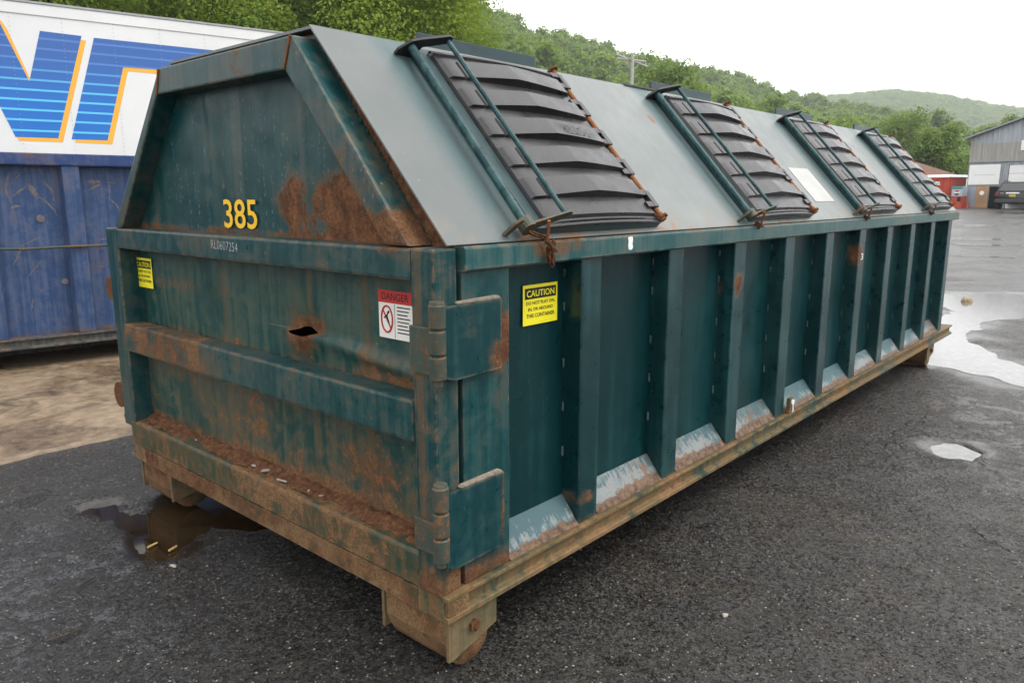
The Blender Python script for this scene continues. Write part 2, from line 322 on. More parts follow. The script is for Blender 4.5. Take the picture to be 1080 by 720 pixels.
def sdpoly(x, y, poly):
    p = np.array(poly); n = len(p); ins = np.zeros(x.shape, bool); dm = np.full(x.shape, 1e9)
    for i in range(n):
        a, b = p[i], p[(i+1) % n]; e = b-a
        t = np.clip(((x-a[0])*e[0]+(y-a[1])*e[1])/(e@e), 0, 1); dm = np.minimum(dm, np.hypot(x-a[0]-t*e[0], y-a[1]-t*e[1]))
        c = ((a[1] > y) != (b[1] > y)) & (x < (b[0]-a[0])*(y-a[1])/(b[1]-a[1]+1e-12)+a[0]); ins ^= c
    return np.where(ins, dm, -dm)
LEVEL = -.012
def ground_h(x, y):
    h = .0035*fbm(x, y, 1.3, 4, 3)+.0022*fbm(x, y, 9, 2, 9)
    for poly, dp in PUD.values():
        bx = np.array(poly); m = (x > bx[:, 0].min()-.5) & (x < bx[:, 0].max()+.5) & (y > bx[:, 1].min()-.5) & (y < bx[:, 1].max()+.5)
        if not m.any(): continue
        big = dp > .04
        d = sdpoly(x[m], y[m], poly)+(.075 if big else .045)*fbm(x[m], y[m], 2.6 if big else 7, 5, 21)
        q = np.clip(d/(.30 if big else .12)+(.42 if big else .30), 0, 1.4); h[m] -= q*.04
    return h+far_rise(x, y)
def axis_grid(lo, hi, step, far):
    a = list(np.arange(lo, hi+1e-6, step)); s = step
    b = hi
    while b < far: s *= 1.18; b += s; a.append(b)
    s = step; b = lo
    while b > -far: s *= 1.18; b -= s; a.insert(0, b)
    return np.array(a)
gx = axis_grid(-1.3, 13.5, .045, 1400); gy = axis_grid(-2.2, 4.2, .045, 1400)
GX, GY = np.meshgrid(gx, gy, indexing='ij'); GZ = ground_h(GX, GY)
nx, ny = GX.shape; idx = np.arange(nx*ny).reshape(nx, ny)
F = np.stack([idx[:-1, :-1], idx[1:, :-1], idx[1:, 1:], idx[:-1, 1:]], -1).reshape(-1, 4)
def b_asphalt():
    b = NB('wet asphalt'); X = b.xyz(); P = b.pos()
    at = b.new("ShaderNodeAttribute"); at.attribute_name = 'wet'; wet = at.outputs['Fac']
    big = b.noise(.7, 6, .62, dist=.4); mid = b.noise(3.4, 7, .66, dist=.5); n9 = b.noise(11, 6, .68); n40 = b.noise(60, 4, .7)
    def cells(sc):
        q = b.new("ShaderNodeTexVoronoi"); b.put(q.inputs['Vector'], P); q.inputs['Scale'].default_value = sc; return q.outputs['Distance'], q.outputs['Color']
    d1, c1 = cells(150); d2, c2 = cells(72); r1 = b.xyz(c1); r2 = b.xyz(c2)
    patch = b.ss(b.math('ADD', b.math('MULTIPLY', big, .55), b.math('MULTIPLY', mid, .45)), .455, .545)      # worn smooth / open grain patches
    crisp = b.ss(b.math('ADD', b.math('MULTIPLY', mid, .55), b.math('MULTIPLY', n9, .45)), .47, .535)
    film = b.math('MULTIPLY', b.ss(b.dist((-.62, 1.75, 0), (.85, 1.1, 1), 2), 1.25, .45), b.lin(crisp, 0, 1, .35, 1))
    film2 = b.math('MULTIPLY', b.ss(b.dist((5.2, -1.1, 0), (2.6, .9, 1), 1.5), 1.25, .3), b.lin(crisp, 0, 1, .35, 1))
    fines = b.math('MULTIPLY', b.ss(b.noise(1.3, 7, .7, dist=.8), .52, .62), b.ss(n9, .40, .55))
    c = b.mix(b.lin(r1[0], 0, 1), (.0045, .0043, .0041), (.027, .025, .0225))
    c = b.mix(b.math('MULTIPLY', patch, .65), c, (.028, .026, .0235))
    c = b.mix(b.math('MULTIPLY', fines, .55), c, (.034, .024, .016))
    c = b.mix(b.ss(X[0], 2, 9, 0, .40), c, (.042, .039, .036))  # lightened down the yard: grazing sky reflection painted into the asphalt
    c = b.mix(b.math('MULTIPLY', film, .60), c, (.022, .023, .027))
    crust = b.math('MULTIPLY', b.math('MULTIPLY', film, b.ss(n9, .55, .62)), b.ss(mid, .50, .60)); c = b.mix(b.math('MULTIPLY', crust, .25), c, (.10, .105, .11))
    st = b.math('MULTIPLY', b.math('GREATER_THAN', r1[1], .955), b.ss(d1, .55, .40)); c = b.mix(st, c, b.mix(r1[2], (.09, .075, .055), (.27, .25, .22)))
    st2 = b.math('MULTIPLY', b.math('GREATER_THAN', r2[1], .97), b.ss(d2, .45, .30)); c = b.mix(st2, c, b.mix(r2[2], (.10, .07, .045), (.30, .28, .25)))
    oil = b.math('MULTIPLY', b.ss(b.noise(1.2, 7, .7, dist=.9), .575, .64), b.lin(crisp, 0, 1, .4, 1)); c = b.mix(b.math('MULTIPLY', oil, .75), c, (.010, .009, .008))
    crk = b.new("ShaderNodeTexVoronoi", feature='DISTANCE_TO_EDGE'); vv = b.new("ShaderNodeVectorMath", operation='ADD'); nz = b.new("ShaderNodeTexNoise"); b.put(nz.inputs['Vector'], P); nz.inputs['Scale'].default_value = 2.2; nz.inputs['Detail'].default_value = 6
    b.l.new(P, vv.inputs[0]); b.l.new(nz.outputs['Color'], vv.inputs[1]); b.l.new(vv.outputs[0], crk.inputs['Vector']); crk.inputs['Scale'].default_value = .55
    crack = b.math('MULTIPLY', b.ss(crk.outputs['Distance'], .012, .003), b.ss(big, .50, .58)); c = b.mix(b.math('MULTIPLY', crack, .8), c, (.006, .005, .004))
    c = b.mix(b.math('MULTIPLY', wet, .75), c, (.014, .010, .0065))
    yard = b.math('MULTIPLY', b.ss(X[0], 6, 13), b.ss(b.noise(.45, 9, .74, dist=1.2), .46, .56)); yard2 = b.math('MULTIPLY', b.ss(X[0], 9, 16), b.ss(b.noise(.9, 8, .75, dist=.8), .52, .60))
    c = b.mix(b.math('MULTIPLY', yard, .5), c, (.022, .021, .020)); c = b.mix(b.math('MULTIPLY', yard2, .6), c, (.085, .083, .080))
    ro = b.lin(r1[2], 0, 1, .30, .60); ro = b.math('SUBTRACT', ro, b.math('MULTIPLY', yard, .15)); ro = b.math('ADD', ro, b.math('MULTIPLY', yard2, .16)); ro = b.math('ADD', ro, b.math('MULTIPLY', patch, .10)); ro = b.math('ADD', ro, b.math('MULTIPLY', b.math('SUBTRACT', crisp, .5), -.16))
    ro = b.math('SUBTRACT', ro, b.math('MULTIPLY', film, .24)); ro = b.math('SUBTRACT', ro, b.math('MULTIPLY', film2, .22)); ro = b.math('SUBTRACT', ro, b.math('MULTIPLY', oil, .08)); ro = b.math('SUBTRACT', ro, b.math('MULTIPLY', b.ss(X[0], 8, 20), b.lin(crisp, 0, 1, .14, .04))); ro = b.mix(wet, ro, (.20, .20, .20))
    # every aggregate chip sits at its own tilt
    far = b.ss(b.dist((-1.53, -1.67, 0), (1, 1, 1)), 5, 20, 1, .16)
    amp = b.math('MULTIPLY', far, b.math('SUBTRACT', 1, b.math('MULTIPLY', b.math('MAXIMUM', b.math('MULTIPLY', film, .80), b.math('MAXIMUM', b.math('MULTIPLY', film2, .8), wet)), .92)))
    g = b.new("ShaderNodeNewGeometry").outputs['Normal']
    def tilt(n, col, k, strength):
        q = b.new("ShaderNodeVectorMath", operation='SUBTRACT'); b.l.new(col, q.inputs[0]); q.inputs[1].default_value = (.5, .5, .5)
        w = b.new("ShaderNodeVectorMath", operation='SCALE'); b.l.new(q.outputs[0], w.inputs[0]); b.put(w.inputs['Scale'], b.math('MULTIPLY', strength, k))
        a = b.new("ShaderNodeVectorMath", operation='ADD'); b.l.new(n, a.inputs[0]); b.l.new(w.outputs[0], a.inputs[1])
        z = b.new("ShaderNodeVectorMath", operation='NORMALIZE'); b.l.new(a.outputs[0], z.inputs[0]); return z.outputs[0]
    nn = tilt(tilt(g, c1, .95, amp), c2, .75, amp)
    h = b.math('ADD', b.math('MULTIPLY', n9, 1.0), b.math('ADD', b.math('MULTIPLY', n40, .5), b.math('MULTIPLY', crack, -.8))); h = b.math('MULTIPLY', h, amp)
    return b.out(c, ro, b.bump(h, .9, .012, nn), 0, .42)
go = link('ground', npmesh('ground', np.stack([GX, GY, GZ], -1).reshape(-1, 3), F), b_asphalt()); go['kind'] = 'structure'
wa = np.zeros(GX.size, np.float32)
for poly, dp in PUD.values():
    bx = np.array(poly); fx, fy = GX.ravel(), GY.ravel(); m = (fx > bx[:, 0].min()-.9) & (fx < bx[:, 0].max()+.9) & (fy > bx[:, 1].min()-.9) & (fy < bx[:, 1].max()+.9)
    big = dp > .04; d = sdpoly(fx[m], fy[m], poly)+(.20 if big else .07)*fbm(fx[m], fy[m], 2.5 if big else 7, 4, 71); w = np.clip((d+(.42 if big else .16))/(.40 if big else .15), 0, 1); wa[m] = np.maximum(wa[m], w*w*(3-2*w))
a_ = go.data.attributes.new('wet', 'FLOAT', 'POINT'); a_.data.foreach_set('value', wa)
go.data.polygons.foreach_set("use_smooth", [True]*len(go.data.polygons))
def b_water(name, col, rough=.02, ripple=0):
    b = NB(name); n = b.noise(22, 4, .6, vec=b.pos((1, .55, 1))); n7 = b.noise(7, 3, .5); d = b.ss(b.noise(14, 5, .6), .4, .65)
    c = b.mix(d, col, tuple(k*1.5 for k in col)); return b.out(c, rough, b.bump(n if ripple else n7, ripple or .006, .02), 0, .6)
M['water'] = b_water('yard puddle water', (.13, .13, .127), .04, .07); M['silt'] = plain('pale silty film', (.17, .17, .165), .35, .5, .15, 3); M['mud'] = b_water('muddy puddle water', (.019, .0115, .0055), .04)
def puddle(poly, z, mat, label, grow=.3, jag=0, seed=0):
    p = np.array(poly); c = p.mean(0); bm = bmesh.new()
    if grow:
        lo, hi = p.min(0)-grow, p.max(0)+grow; pts = [(lo[0], lo[1]), (hi[0], lo[1]), (hi[0], hi[1]), (lo[0], hi[1])]
    else:
        pts = []
        n = len(p)
        for i in range(n):
            a, b_ = p[i], p[(i+1) % n]
            for k in range(8):
                q = a+(b_-a)*k/8; s = 1+jag*float(vnoise(q[0]*2.3+seed, q[1]*2.3, 1, seed)); q = c+(q-c)*s; pts.append((q[0], q[1]))
    vs = [bm.verts.new((x, y, (z if grow else float(far_rise(x, y))+.006))) for x, y in pts]; bm.faces.new(vs)
    o = fin(bm, 'puddle', mat); return tag(o, label, 'puddle', None, 'structure')
puddle(PUD['yard'][0], LEVEL, M['water'], 'large bright puddle mirroring the sky beyond the far end of the green container')
puddle(PUD['small'][0], LEVEL, M['water'], 'small oval puddle alone on the asphalt right of the container', .1)
puddle(PUD['brown'][0], LEVEL-.002, M['mud'], 'muddy brown puddle under the front of the green container', .06)
puddle(PUD['brown2'][0], LEVEL-.004, M['mud'], 'small muddy patch left of the brown puddle', .03)
puddle(PUD['brown3'][0], LEVEL-.006, M['mud'], 'shallow muddy patch under the door sill of the container', .08)
FAR = [[(27.2, 4.1), (28.3, 4.3), (29.1, 3.1), (28.2, 3.0)], [(25.0, 3.6), (25.9, 3.6), (26.4, 2.3), (25.6, 2.2)], [(34.6, 5.3), (36.2, 5.6), (36.9, 4.4), (35.4, 4.2)], [(47, 6.3), (50, 6.6), (50, 3.4), (47.5, 3.2)], [(21.0, 2.6), (21.5, 2.7), (21.9, 1.6), (21.5, 1.5)], [(57, 7.4), (59, 7.6), (59, 4.2), (57.5, 4.0)]]
for i, q in enumerate(FAR):
    puddle(q, 0, M['water'], None, 0, .55, i+3)
for i, o in enumerate([o for o in COL.objects if o.name.startswith('puddle') and 'label' not in o]):
    o['label'] = 'thin puddle streak on the far yard in front of the grey warehouse'; o['group'] = 'thin puddle streaks on the far yard'
# rusty concrete slab behind on the left
def b_slab():
    b = NB('rust stained concrete'); n1 = b.noise(1.4, 8, .68, dist=.6); n2 = b.noise(9, 7, .7); n3 = b.noise(70, 4, .7)
    c = b.ramp(b.math('ADD', b.math('MULTIPLY', n1, .45), b.math('MULTIPLY', n2, .55)), [(.32, (.06, .042, .028)), (.45, (.14, .10, .063)), (.54, (.21, .155, .10)), (.66, (.27, .215, .15))])
    c = b.mix(b.ss(b.noise(1.6, 8, .7, dist=.8), .56, .66, 0, .75), c, (.022, .017, .013))
    return b.out(c, b.lin(n1, .40, .58, .22, .70), b.bump(b.math('ADD', n2, b.math('MULTIPLY', n3, .4)), .35, .006), 0, .45)
sx = np.linspace(-9, 16, 260); e = 3.56+.035*fbm(sx, sx*0, 2.0, 4, 5)
sy = np.concatenate([[0, .02], np.linspace(.1, 7, 40)])
V = []; 
for j, t in enumerate(sy):
    yy = e+t if j < 2 else e*(1-t/7)+(3.56+t)*(t/7)+t*0+ (e-e)
    if j >= 2: yy = e+(t)
    zz = (-.01 if j == 0 else .012)+.004*fbm(sx, yy, 2, 3, 8)
    V.append(np.stack([sx, yy, zz+0*sx], -1))
V = np.array(V); n0, n1 = V.shape[:2]; ii = np.arange(n0*n1).reshape(n0, n1)
so = link('concrete_slab', npmesh('concrete_slab', V.reshape(-1, 3), np.stack([ii[:-1, :-1], ii[:-1, 1:], ii[1:, 1:], ii[1:, :-1]], -1).reshape(-1, 4)), b_slab())
tag(so, 'rust stained concrete slab under the blue container', None, None, 'structure')

# ------------------------------------------------------------------ the green roll-off container
ZT = 1.454; WD = 2.40; L = 6.69; D = .085
root = empty('roll_off_container'); tag(root, 'long dark green covered roll-off container with black lids and rusted end door, number 385', 'container')
# ---- end door
def dented_panel(x, y0, y1, z0, z1, ny, nz, hole=None, amp=.012, inside=None, seed=1):
    ys = np.linspace(y0, y1, ny); zs = np.linspace(z0, z1, nz)
    if hole: ys = np.unique(np.concatenate([ys, np.linspace(hole[0]-.12, hole[0]+.12, 90)])); zs = np.unique(np.concatenate([zs, np.linspace(hole[1]-.06, hole[1]+.08, 70)])); ny, nz = len(ys), len(zs)
    Y, Z = np.meshgrid(ys, zs, indexing='ij')
    X = x-amp*fbm(Y, Z, 1.6, 3, seed)-.003*fbm(Y, Z, 7, 2, seed+4)
    for s in (1.48, .80, .45):                                  # stiffeners telegraph through the sheet
        X += -.006*np.exp(-((Y-s)/.03)**2)
    if hole:
        hy, hz = hole; d = np.hypot((Y-hy)/.15, (Z-hz)/.085); X += -.045*np.exp(-d**2*1.4)*(Z < hz+.015)+.03*np.exp(-d**2*1.2)*(Z >= hz+.015)
        X += -.02*np.exp(-((Z-(hz+.02+.10*np.abs(Y-hy-.1)*-1))/.03)**2)*np.exp(-((Y-.4)/.35)**2)
    keep = np.ones((ny-1, nz-1), bool); yc = (Y[:-1, :-1]+Y[1:, 1:])/2; zc = (Z[:-1, :-1]+Z[1:, 1:])/2
    if hole: keep &= ~(((np.abs(yc-hy)/.075)**1.6+(np.abs(zc-hz-.010-.010*np.cos((yc-hy)/.06))/.0115)**1.6) < 1)
    if inside is not None: keep &= inside(yc, zc)
    id_ = np.arange(ny*nz).reshape(ny, nz)
    Fq = np.stack([id_[:-1, :-1], id_[:-1, 1:], id_[1:, 1:], id_[1:, :-1]], -1)[keep]
    me = npmesh('door_panel', np.stack([X, Y, Z], -1).reshape(-1, 3), Fq); me.polygons.foreach_set("use_smooth", [True]*len(me.polygons)); return me
door = link('end_door', dented_panel(.098, .02, 2.43, .36, 1.44, 220, 130, hole=(.85, 1.075)), M['door'], root)
def dp(name, mat, *b, bev=.008, parent=None):
    bm = bmesh.new()
    for q in b: box(bm, *q, bev=bev)
    return fin(bm, name, mat, parent or door)
dp('door_post', M['post'], (0, .10, 0, .104, .313, ZT), bev=.010)
dp('door_post', M['frame'], (0, .12, 2.335, 2.395, .44, ZT), (.012, .045, 2.397, 2.505, .40, ZT-.005))
dp('door_rail', M['frame'], (.001, .11, .106, 2.385, 1.350, ZT-.002), bev=.012)
dp('door_rail', M['midrail'], (-.004, .10, .106, 2.36, .825, .968), bev=.012)
bm = bmesh.new()
prism(bm, [(.003, .318), (.003, .432), (.010, .444), (.12, .452), (.12, .318)], 'y', .106, 2.40, bev=.005); fin(bm, 'door_sill', M['sill'], door)
bm = bmesh.new()                                                # rust scale and dirt heaped on the sill
V = []; ys = np.linspace(.11, 2.33, 260); xs = np.linspace(.025, .105, 12)
Yg, Xg = np.meshgrid(ys, xs, indexing='ij'); env = .5+.5*fbm(Yg, Yg*0, 2.2, 3, 31)
Zg = .446+np.clip((Xg-.04-.03*fbm(Yg, Xg, 5, 3, 6))/.06, -.4, 1)*.035*np.clip(.35+env*.8, .1, 1.2)+.006*fbm(Yg, Xg, 40, 3, 2)
i2 = np.arange(Yg.size).reshape(Yg.shape); bm.free()
sc = link('rust_scale', npmesh('rust_scale', np.stack([Xg, Yg, Zg], -1).reshape(-1, 3), np.stack([i2[:-1, :-1], i2[:-1, 1:], i2[1:, 1:], i2[1:, :-1]], -1).reshape(-1, 4)), M['rust'], door); sc['kind'] = 'stuff'
# hinge straps on the post, hinge barrels, hinge plates
for z0, z1, zb0, zb1, xr in ((1.046, 1.283, 1.055, 1.294, .277), (.412, .680, .458, .717, .287)):
    dp('hinge_strap', M['knuckle'], (-.012, -.002, -.004, .104, zb0+.01, zb0+.16 if z0 > 1 else zb0+.12), bev=.003)
    bm = bmesh.new()
    n = 3; h = (zb1-zb0)/n
    for k in range(n):
        a = zb0+k*h+.003; q = zb0+(k+1)*h-.003
        tube(bm, [(-.012, -.026, a), (-.012, -.026, a+.004), (-.012, -.026, q-.004), (-.012, -.026, q)], [.023, .027, .027, .023], 20)
    tube(bm, [(-.012, -.026, zb0-.015), (-.012, -.026, zb1+.004)], .015, 12)
    tube(bm, [(-.012, -.026, zb1-.002), (-.012, -.026, zb1+.006)], [.024, .022], 16)
    fin(bm, 'hinge_barrel', M['knuckle'], door, 40)
    bm = bmesh.new(); prism(bm, [(.012, z0+.012), (.012, z1-.004), (xr, z1), (xr, z0), (.06, z0-.004)], 'y', -.026, -.010, bev=.0015)
    hp = fin(bm, 'hinge_plate', M['hinge'], root)
    bm = bmesh.new(); prism(bm, [(.085, z1-.001), (.095, z1+.005), (xr-.01, z1+.005+.003), (xr-.004, z1)], 'y', -.023, -.001)   # dusty weld ledge on top of the plate
    fin(bm, 'weld_ledge', M['beadpaint'], hp)
# latch discs and eye on the hidden left edge
for y, z, r in ((2.545, 1.13, .062), (2.572, .545, .070)):
    bm = bmesh.new(); tube(bm, [(.022, y, z), (.040, y, z)], r, 24); fin(bm, 'latch_hook', M['rust'], door, 40)
bm = bmesh.new(); tube(bm, [(.03, 2.52+.02*math.cos(a*PI/6), .43+.02*math.sin(a*PI/6)) for a in range(13)], .006, 8); fin(bm, 'latch_eye', M['rust'], door, 60)
# ---- decals
def quad(name, mat, parent, o, xd, yd, w, h, t=.0015):
    o, xd, yd = Vector(o), Vector(xd).normalized(), Vector(yd).normalized(); nd = xd.cross(yd); bm = bmesh.new()
    box(bm, -w/2, w/2, -h/2, h/2, 0, t, M=Matrix.Translation(o) @ Matrix((xd, yd, nd)).transposed().to_4x4())
    return fin(bm, name, mat, parent)
def caution(o, xd, w, h, parent):
    nd = Vector(xd).cross(Vector((0, 0, 1))); o = Vector(o); Z = (0, 0, 1); xd = Vector(xd)
    s = quad('caution_sticker', M['yellow'], parent, o, xd, Z, w, h)
    quad('sticker_header', M['vblack'], s, o+nd*.0017+Vector((0, 0, h*.285)), xd, Z, w*.90, h*.27, .0008)
    text('sticker_text', 'CAUTION', M['yellow'], s, o+nd*.0029+Vector((0, 0, h*.20)), xd, Z, h*.165, w*.80, .012)
    for k, ln in enumerate(('DO NOT PLAY ON,', 'IN, OR AROUND', 'THIS CONTAINER')):
        text('sticker_text', ln, M['vblack'], s, o+nd*.0021+Vector((0, 0, h*(-.01-.155*k))), xd, Z, h*.098, w*(.84, .72, .82)[k], .022)
    text('sticker_text', '- -  - - - -  - - -', M['vblack'], s, o+nd*.0021+Vector((w*.15, 0, -h*.45)) if abs(xd.x) > .5 else o+nd*.0021+Vector((0, -w*.15, -h*.45)), xd, Z, h*.008, w*.4)
caution((.610, D-.001, 1.217), (1, 0, 0), .200, .148, root)
caution((.088, 2.262, 1.226), (0, -1, 0), .185, .15, door)
o = Vector((.086, .285, 1.214)); xd = Vector((0, -1, 0)); nd = Vector((-1, 0, 0)); w, h = .175, .165
ds = quad('danger_sticker', M['vwhite'], door, o, xd, (0, 0, 1), w, h)
quad('sticker_header', M['vred'], ds, o+nd*.0017+Vector((0, 0, h*.37)), xd, (0, 0, 1), w, h*.26, .0008)
text('sticker_text', 'DANGER', M['vblack'], ds, o+nd*.0029+Vector((0, 0, h*.30)), xd, (0, 0, 1), h*.15, w*.80, .012)
bm = bmesh.new(); cc = o+Vector((-.002, w*.25, -h*.10)); rr = h*.22
tube(bm, [cc+Vector((0, rr*.8*math.cos(a*PI/12), rr*math.sin(a*PI/12)*1.25)) for a in range(25)], .0035, 6, caps=False)
tube(bm, [cc+Vector((0, rr*.55, rr*.85)), cc+Vector((0, -rr*.55, -rr*.85))], .003, 6); fin(bm, 'prohibition_mark', M['vred'], ds)
bm = bmesh.new()
for a, q in (((.012, .004), (-.004, .016)), ((.002, .012), (-.010, -.014)), ((-.004, .02), (-.012, .028))): tube(bm, [cc+Vector((.0005, a[0], a[1])), cc+Vector((.0005, q[0], q[1]))], .004, 6)
fin(bm, 'pictogram', M['vblack'], ds)
bm = bmesh.new()
box(bm, o.x-.0022, o.x-.0005, o.y+.002, o.y+.0035, o.z-h*.48, o.z+h*.22)
for k in range(8): box(bm, o.x-.0022, o.x-.0005, o.y-w*(.44-.04*(k % 3)), o.y-w*.06, o.z+h*(.16-.075*k), o.z+h*(.16-.075*k)+.004)
fin(bm, 'fine_print', M['vblack'], ds)
for q, g in (('3', 1.445), ('8', 1.296), ('5', 1.150)):
    pass
# ---- sloped upper end
bm = bmesh.new()
up_in = lambda y, z: (y > .10+.58*(z-1.45)/.70) & (y < 2.36-.60*(z-1.45)/.70)
upper = link('end_panel', dented_panel(.094, .08, 2.38, 1.44, 2.16, 150, 60, amp=.006, inside=up_in, seed=12), M['upper'], root)
bm.free()
def slant(name, o0, o1, i0, i1, x0=0, x1=.11, mat=None, bev=.010):
    bm = bmesh.new(); prism(bm, [o0, o1, i1, i0], 'x', x0, x1, bev=bev); return fin(bm, name, mat or M['frame'], upper)
slant('slanted_post', (.108, 1.456), (.690, 2.152), (.228, 1.456), (.742, 2.040), -.001, .13, bev=.012)
slant('slanted_post', (2.352, 1.456), (1.715, 2.150), (2.262, 1.456), (1.755, 2.040))
bm = bmesh.new(); prism(bm, [(.692, 2.150), (1.712, 2.150), (1.752, 2.042), (.745, 2.042)], 'x', .002, .11, bev=.008); fin(bm, 'top_bar', M['frame'], upper)
bm = bmesh.new(); tube(bm, [(.0, .695, 2.148), (-.002, .742, 2.044)], .005, 6); fin(bm, 'weld_bead', M['rodrust'], upper)
bm = bmesh.new(); tube(bm, [(.0, 1.715, 2.146), (-.0, 1.752, 2.044)], .005, 6); fin(bm, 'weld_bead', M['rodrust'], upper)
text('number_digits', '385', M['numyellow'], upper, (.0855, 1.268, 1.476), (0, -1, 0), (0, 0, 1), .120, .268, .010)
text('chalk_writing', 'RL0607254', plain('faint chalk', (.34, .37, .37), .8, .2, .3, 70), door, (-.001, 1.258, 1.392), (0, -1, -.03), (.0, -.10, 1), .036, .215, -.012)
# filler strip between the end frame and the roof edge
bm = bmesh.new(); prism(bm, [(.12, 1.456), (.70, 2.150), (1.70, 2.150), (2.34, 1.456)], 'x', .13, .15)
prism(bm, [(.03, 1.452), (.68, 2.168), (1.72, 2.168), (2.37, 1.452), (2.30, 1.452), (1.69, 2.13), (.70, 2.13), (.12, 1.452)], 'x', .10, 6.78); fin(bm, 'roof_frame', M['rust'], root)
# ---- side walls, columns, ribs, gussets
bm = bmesh.new()
nxs = 200; zs = np.linspace(.30, 1.40, 14); xs = np.linspace(.30, L+.02, nxs); Xg, Zg = np.meshgrid(xs, zs, indexing='ij')
bay = np.abs(((Xg-.755-.065)/.645) % 1-.5)*2                # 0 in the middle of a bay, 1 at a rib
Yg = D+.007*fbm(Xg, Zg, 1.9, 3, 44)+.010*(1-bay**2)*(np.sin((Zg-.3)/1.1*PI))
i2 = np.arange(Xg.size).reshape(Xg.shape); bm.free()
wall = link('side_wall', npmesh('side_wall', np.stack([Xg, Yg, Zg], -1).reshape(-1, 3), np.stack([i2[:-1, :-1], i2[1:, :-1], i2[1:, 1:], i2[:-1, 1:]], -1).reshape(-1, 4)), M['side'], root)
wall.data.polygons.foreach_set("use_smooth", [True]*len(wall.data.polygons))
bm = bmesh.new(); box(bm, .12, L, WD-D, WD-D+.01, .30, 1.40); fin(bm, 'side_wall', M['side'], root)
bm = bmesh.new(); prism(bm, [(.06, .30), (WD-.06, .30), (WD-.06, 1.46), (1.70, 2.14), (.70, 2.14), (.06, 1.46)], "x", L+.02, L+.03); fin(bm, 'front_wall', M['side'], root)
bm = bmesh.new(); box(bm, .16, L, .09, WD-.09, .318, .33); fin(bm, 'floor_plate', M['rust'], root)
bm = bmesh.new(); prism(bm, [(.118, .0), (.343, .0), (.343, D), (.118, D)], 'z', .318, 1.376, bev=.004); fin(bm, 'corner_column', M['column'], root)
bm = bmesh.new(); box(bm, .103, .30, .03, .10, .318, 1.44); fin(bm, 'gap_shade_block', M['dark'], root)  # near-black filler painting the shade between post and column
bm = bmesh.new(); box(bm, .118, .30, WD-.085, WD, .318, 1.376, bev=.004); fin(bm, 'corner_column', M['column'], root)
bm = bmesh.new(); prism(bm, [(.755, .004), (.761, .0), (.879, .0), (.885, .004), (.885, D+.02), (.755, D+.02)], 'z', .318, 1.380); rib0 = fin(bm, 'rib', M['rib'], root)
bm = bmesh.new()
for z in (.62, .80, 1.00, 1.20, 1.32):
    tube(bm, [(.753, D-.002, z-.022+random.uniform(-.03, .03)+.011*k) for k in range(4)], [.003, .006, .005, .003], 6)
M['weld'] = plain('weld bead', (.06, .09, .09), .5, .5, .3, 60)
weld0 = fin(bm, 'weld_bead', M['weld'], rib0, 60); weld0['kind'] = 'stuff'
bm = bmesh.new()
def gus(bm, x0, x1, xs):
    y0, y1, z0, z1 = D-.004, -.004, .425, .318
    v = [bm.verts.new(p) for p in ((x0, y0, z0), (x1, y0, z0), (x1-xs*0, y1, z1), (x0, y1, z1), (x0, y0+.006, z0), (x1, y0+.006, z0), (x1, y0+.006, z1), (x0, y0+.006, z1))]
    for f in ((0, 1, 2, 3), (0, 4, 5, 1), (1, 5, 6, 2), (0, 3, 7, 4)): bm.faces.new([v[i] for i in f])
gus(bm, .887, 1.398, 0); gus0 = fin(bm, 'gusset_plate', M['gusset'], root)
for k in range(1, 10):
    r = rib0.copy(); COL.objects.link(r); r.location.x = .645*k; r.parent = root
    w_ = weld0.copy(); COL.objects.link(w_); w_.parent = r
    if k < 9:
        g = gus0.copy(); COL.objects.link(g); g.parent = root; g.location.x = .645*k
bm = bmesh.new(); gus(bm, .345, .753, 0); fin(bm, 'gusset_plate', M['gusset'], root)
for k in range(10):
    r = rib0.copy(); COL.objects.link(r); r.parent = root; r.location = (.645*k, WD, 0); r.scale = (1, -1, 1)
# latch keeper plate with a pale seal on the fifth rib foot
bm = bmesh.new(); box(bm, 2.84, 2.90, -.030, -.006, .318, .412, bev=.003); lk = fin(bm, 'lock_tab', M['botrail'], root)
bm = bmesh.new(); tube(bm, [(2.872, -.036, .385), (2.872, -.030, .385)], .017, 14); tube(bm, [(2.870, -.034, .37), (2.874, -.036, .34), (2.868, -.034, .326)], .004, 6); fin(bm, 'seal_tag', M['chalk'], lk, 40)
# ---- rails
bm = bmesh.new(); prism(bm, [(-.020, 1.384), (-.020, 1.448), (-.014, 1.456), (.10, 1.456), (.10, 1.376), (-.012, 1.376)], 'x', .118, 6.86, bev=.003)
prism(bm, [(.03, 1.440), (-.018, 1.452), (.08, 1.440)], 'x', .122, 6.85)
fin(bm, 'top_rail', M['toprail'], root)
bm = bmesh.new(); box(bm, .118, 6.86, WD-.10, WD+.02, 1.376, 1.456, bev=.004); fin(bm, 'top_rail', M['toprail'], root)
prof = [(.12, .316), (-.026, .316), (-.026, .303), (-.004, .300), (-.004, .250), (-.026, .243), (-.026, .226), (.12, .226)]
bm = bmesh.new(); prism(bm, prof, 'x', .012, 7.06, bev=.002); fin(bm, 'bottom_rail', M['botrail'], root)
bm = bmesh.new(); prism(bm, [(WD-y, z) for y, z in prof], 'x', .012, 7.06, bev=.002); fin(bm, 'bottom_rail', M['botrail'], root)
bm = bmesh.new(); box(bm, .014, .11, -.024, 2.40, .222, .306, bev=.004); fin(bm, 'cross_member', M['band'], root)
bm = bmesh.new(); box(bm, 6.7, 6.8, .02, 2.38, .23, .31); fin(bm, 'cross_member', M['sill'], root)
bm = bmesh.new(); box(bm, .9, 6.9, .75, .85, .06, .225, bev=.004); fin(bm, 'long_sill', M['sill'], root)
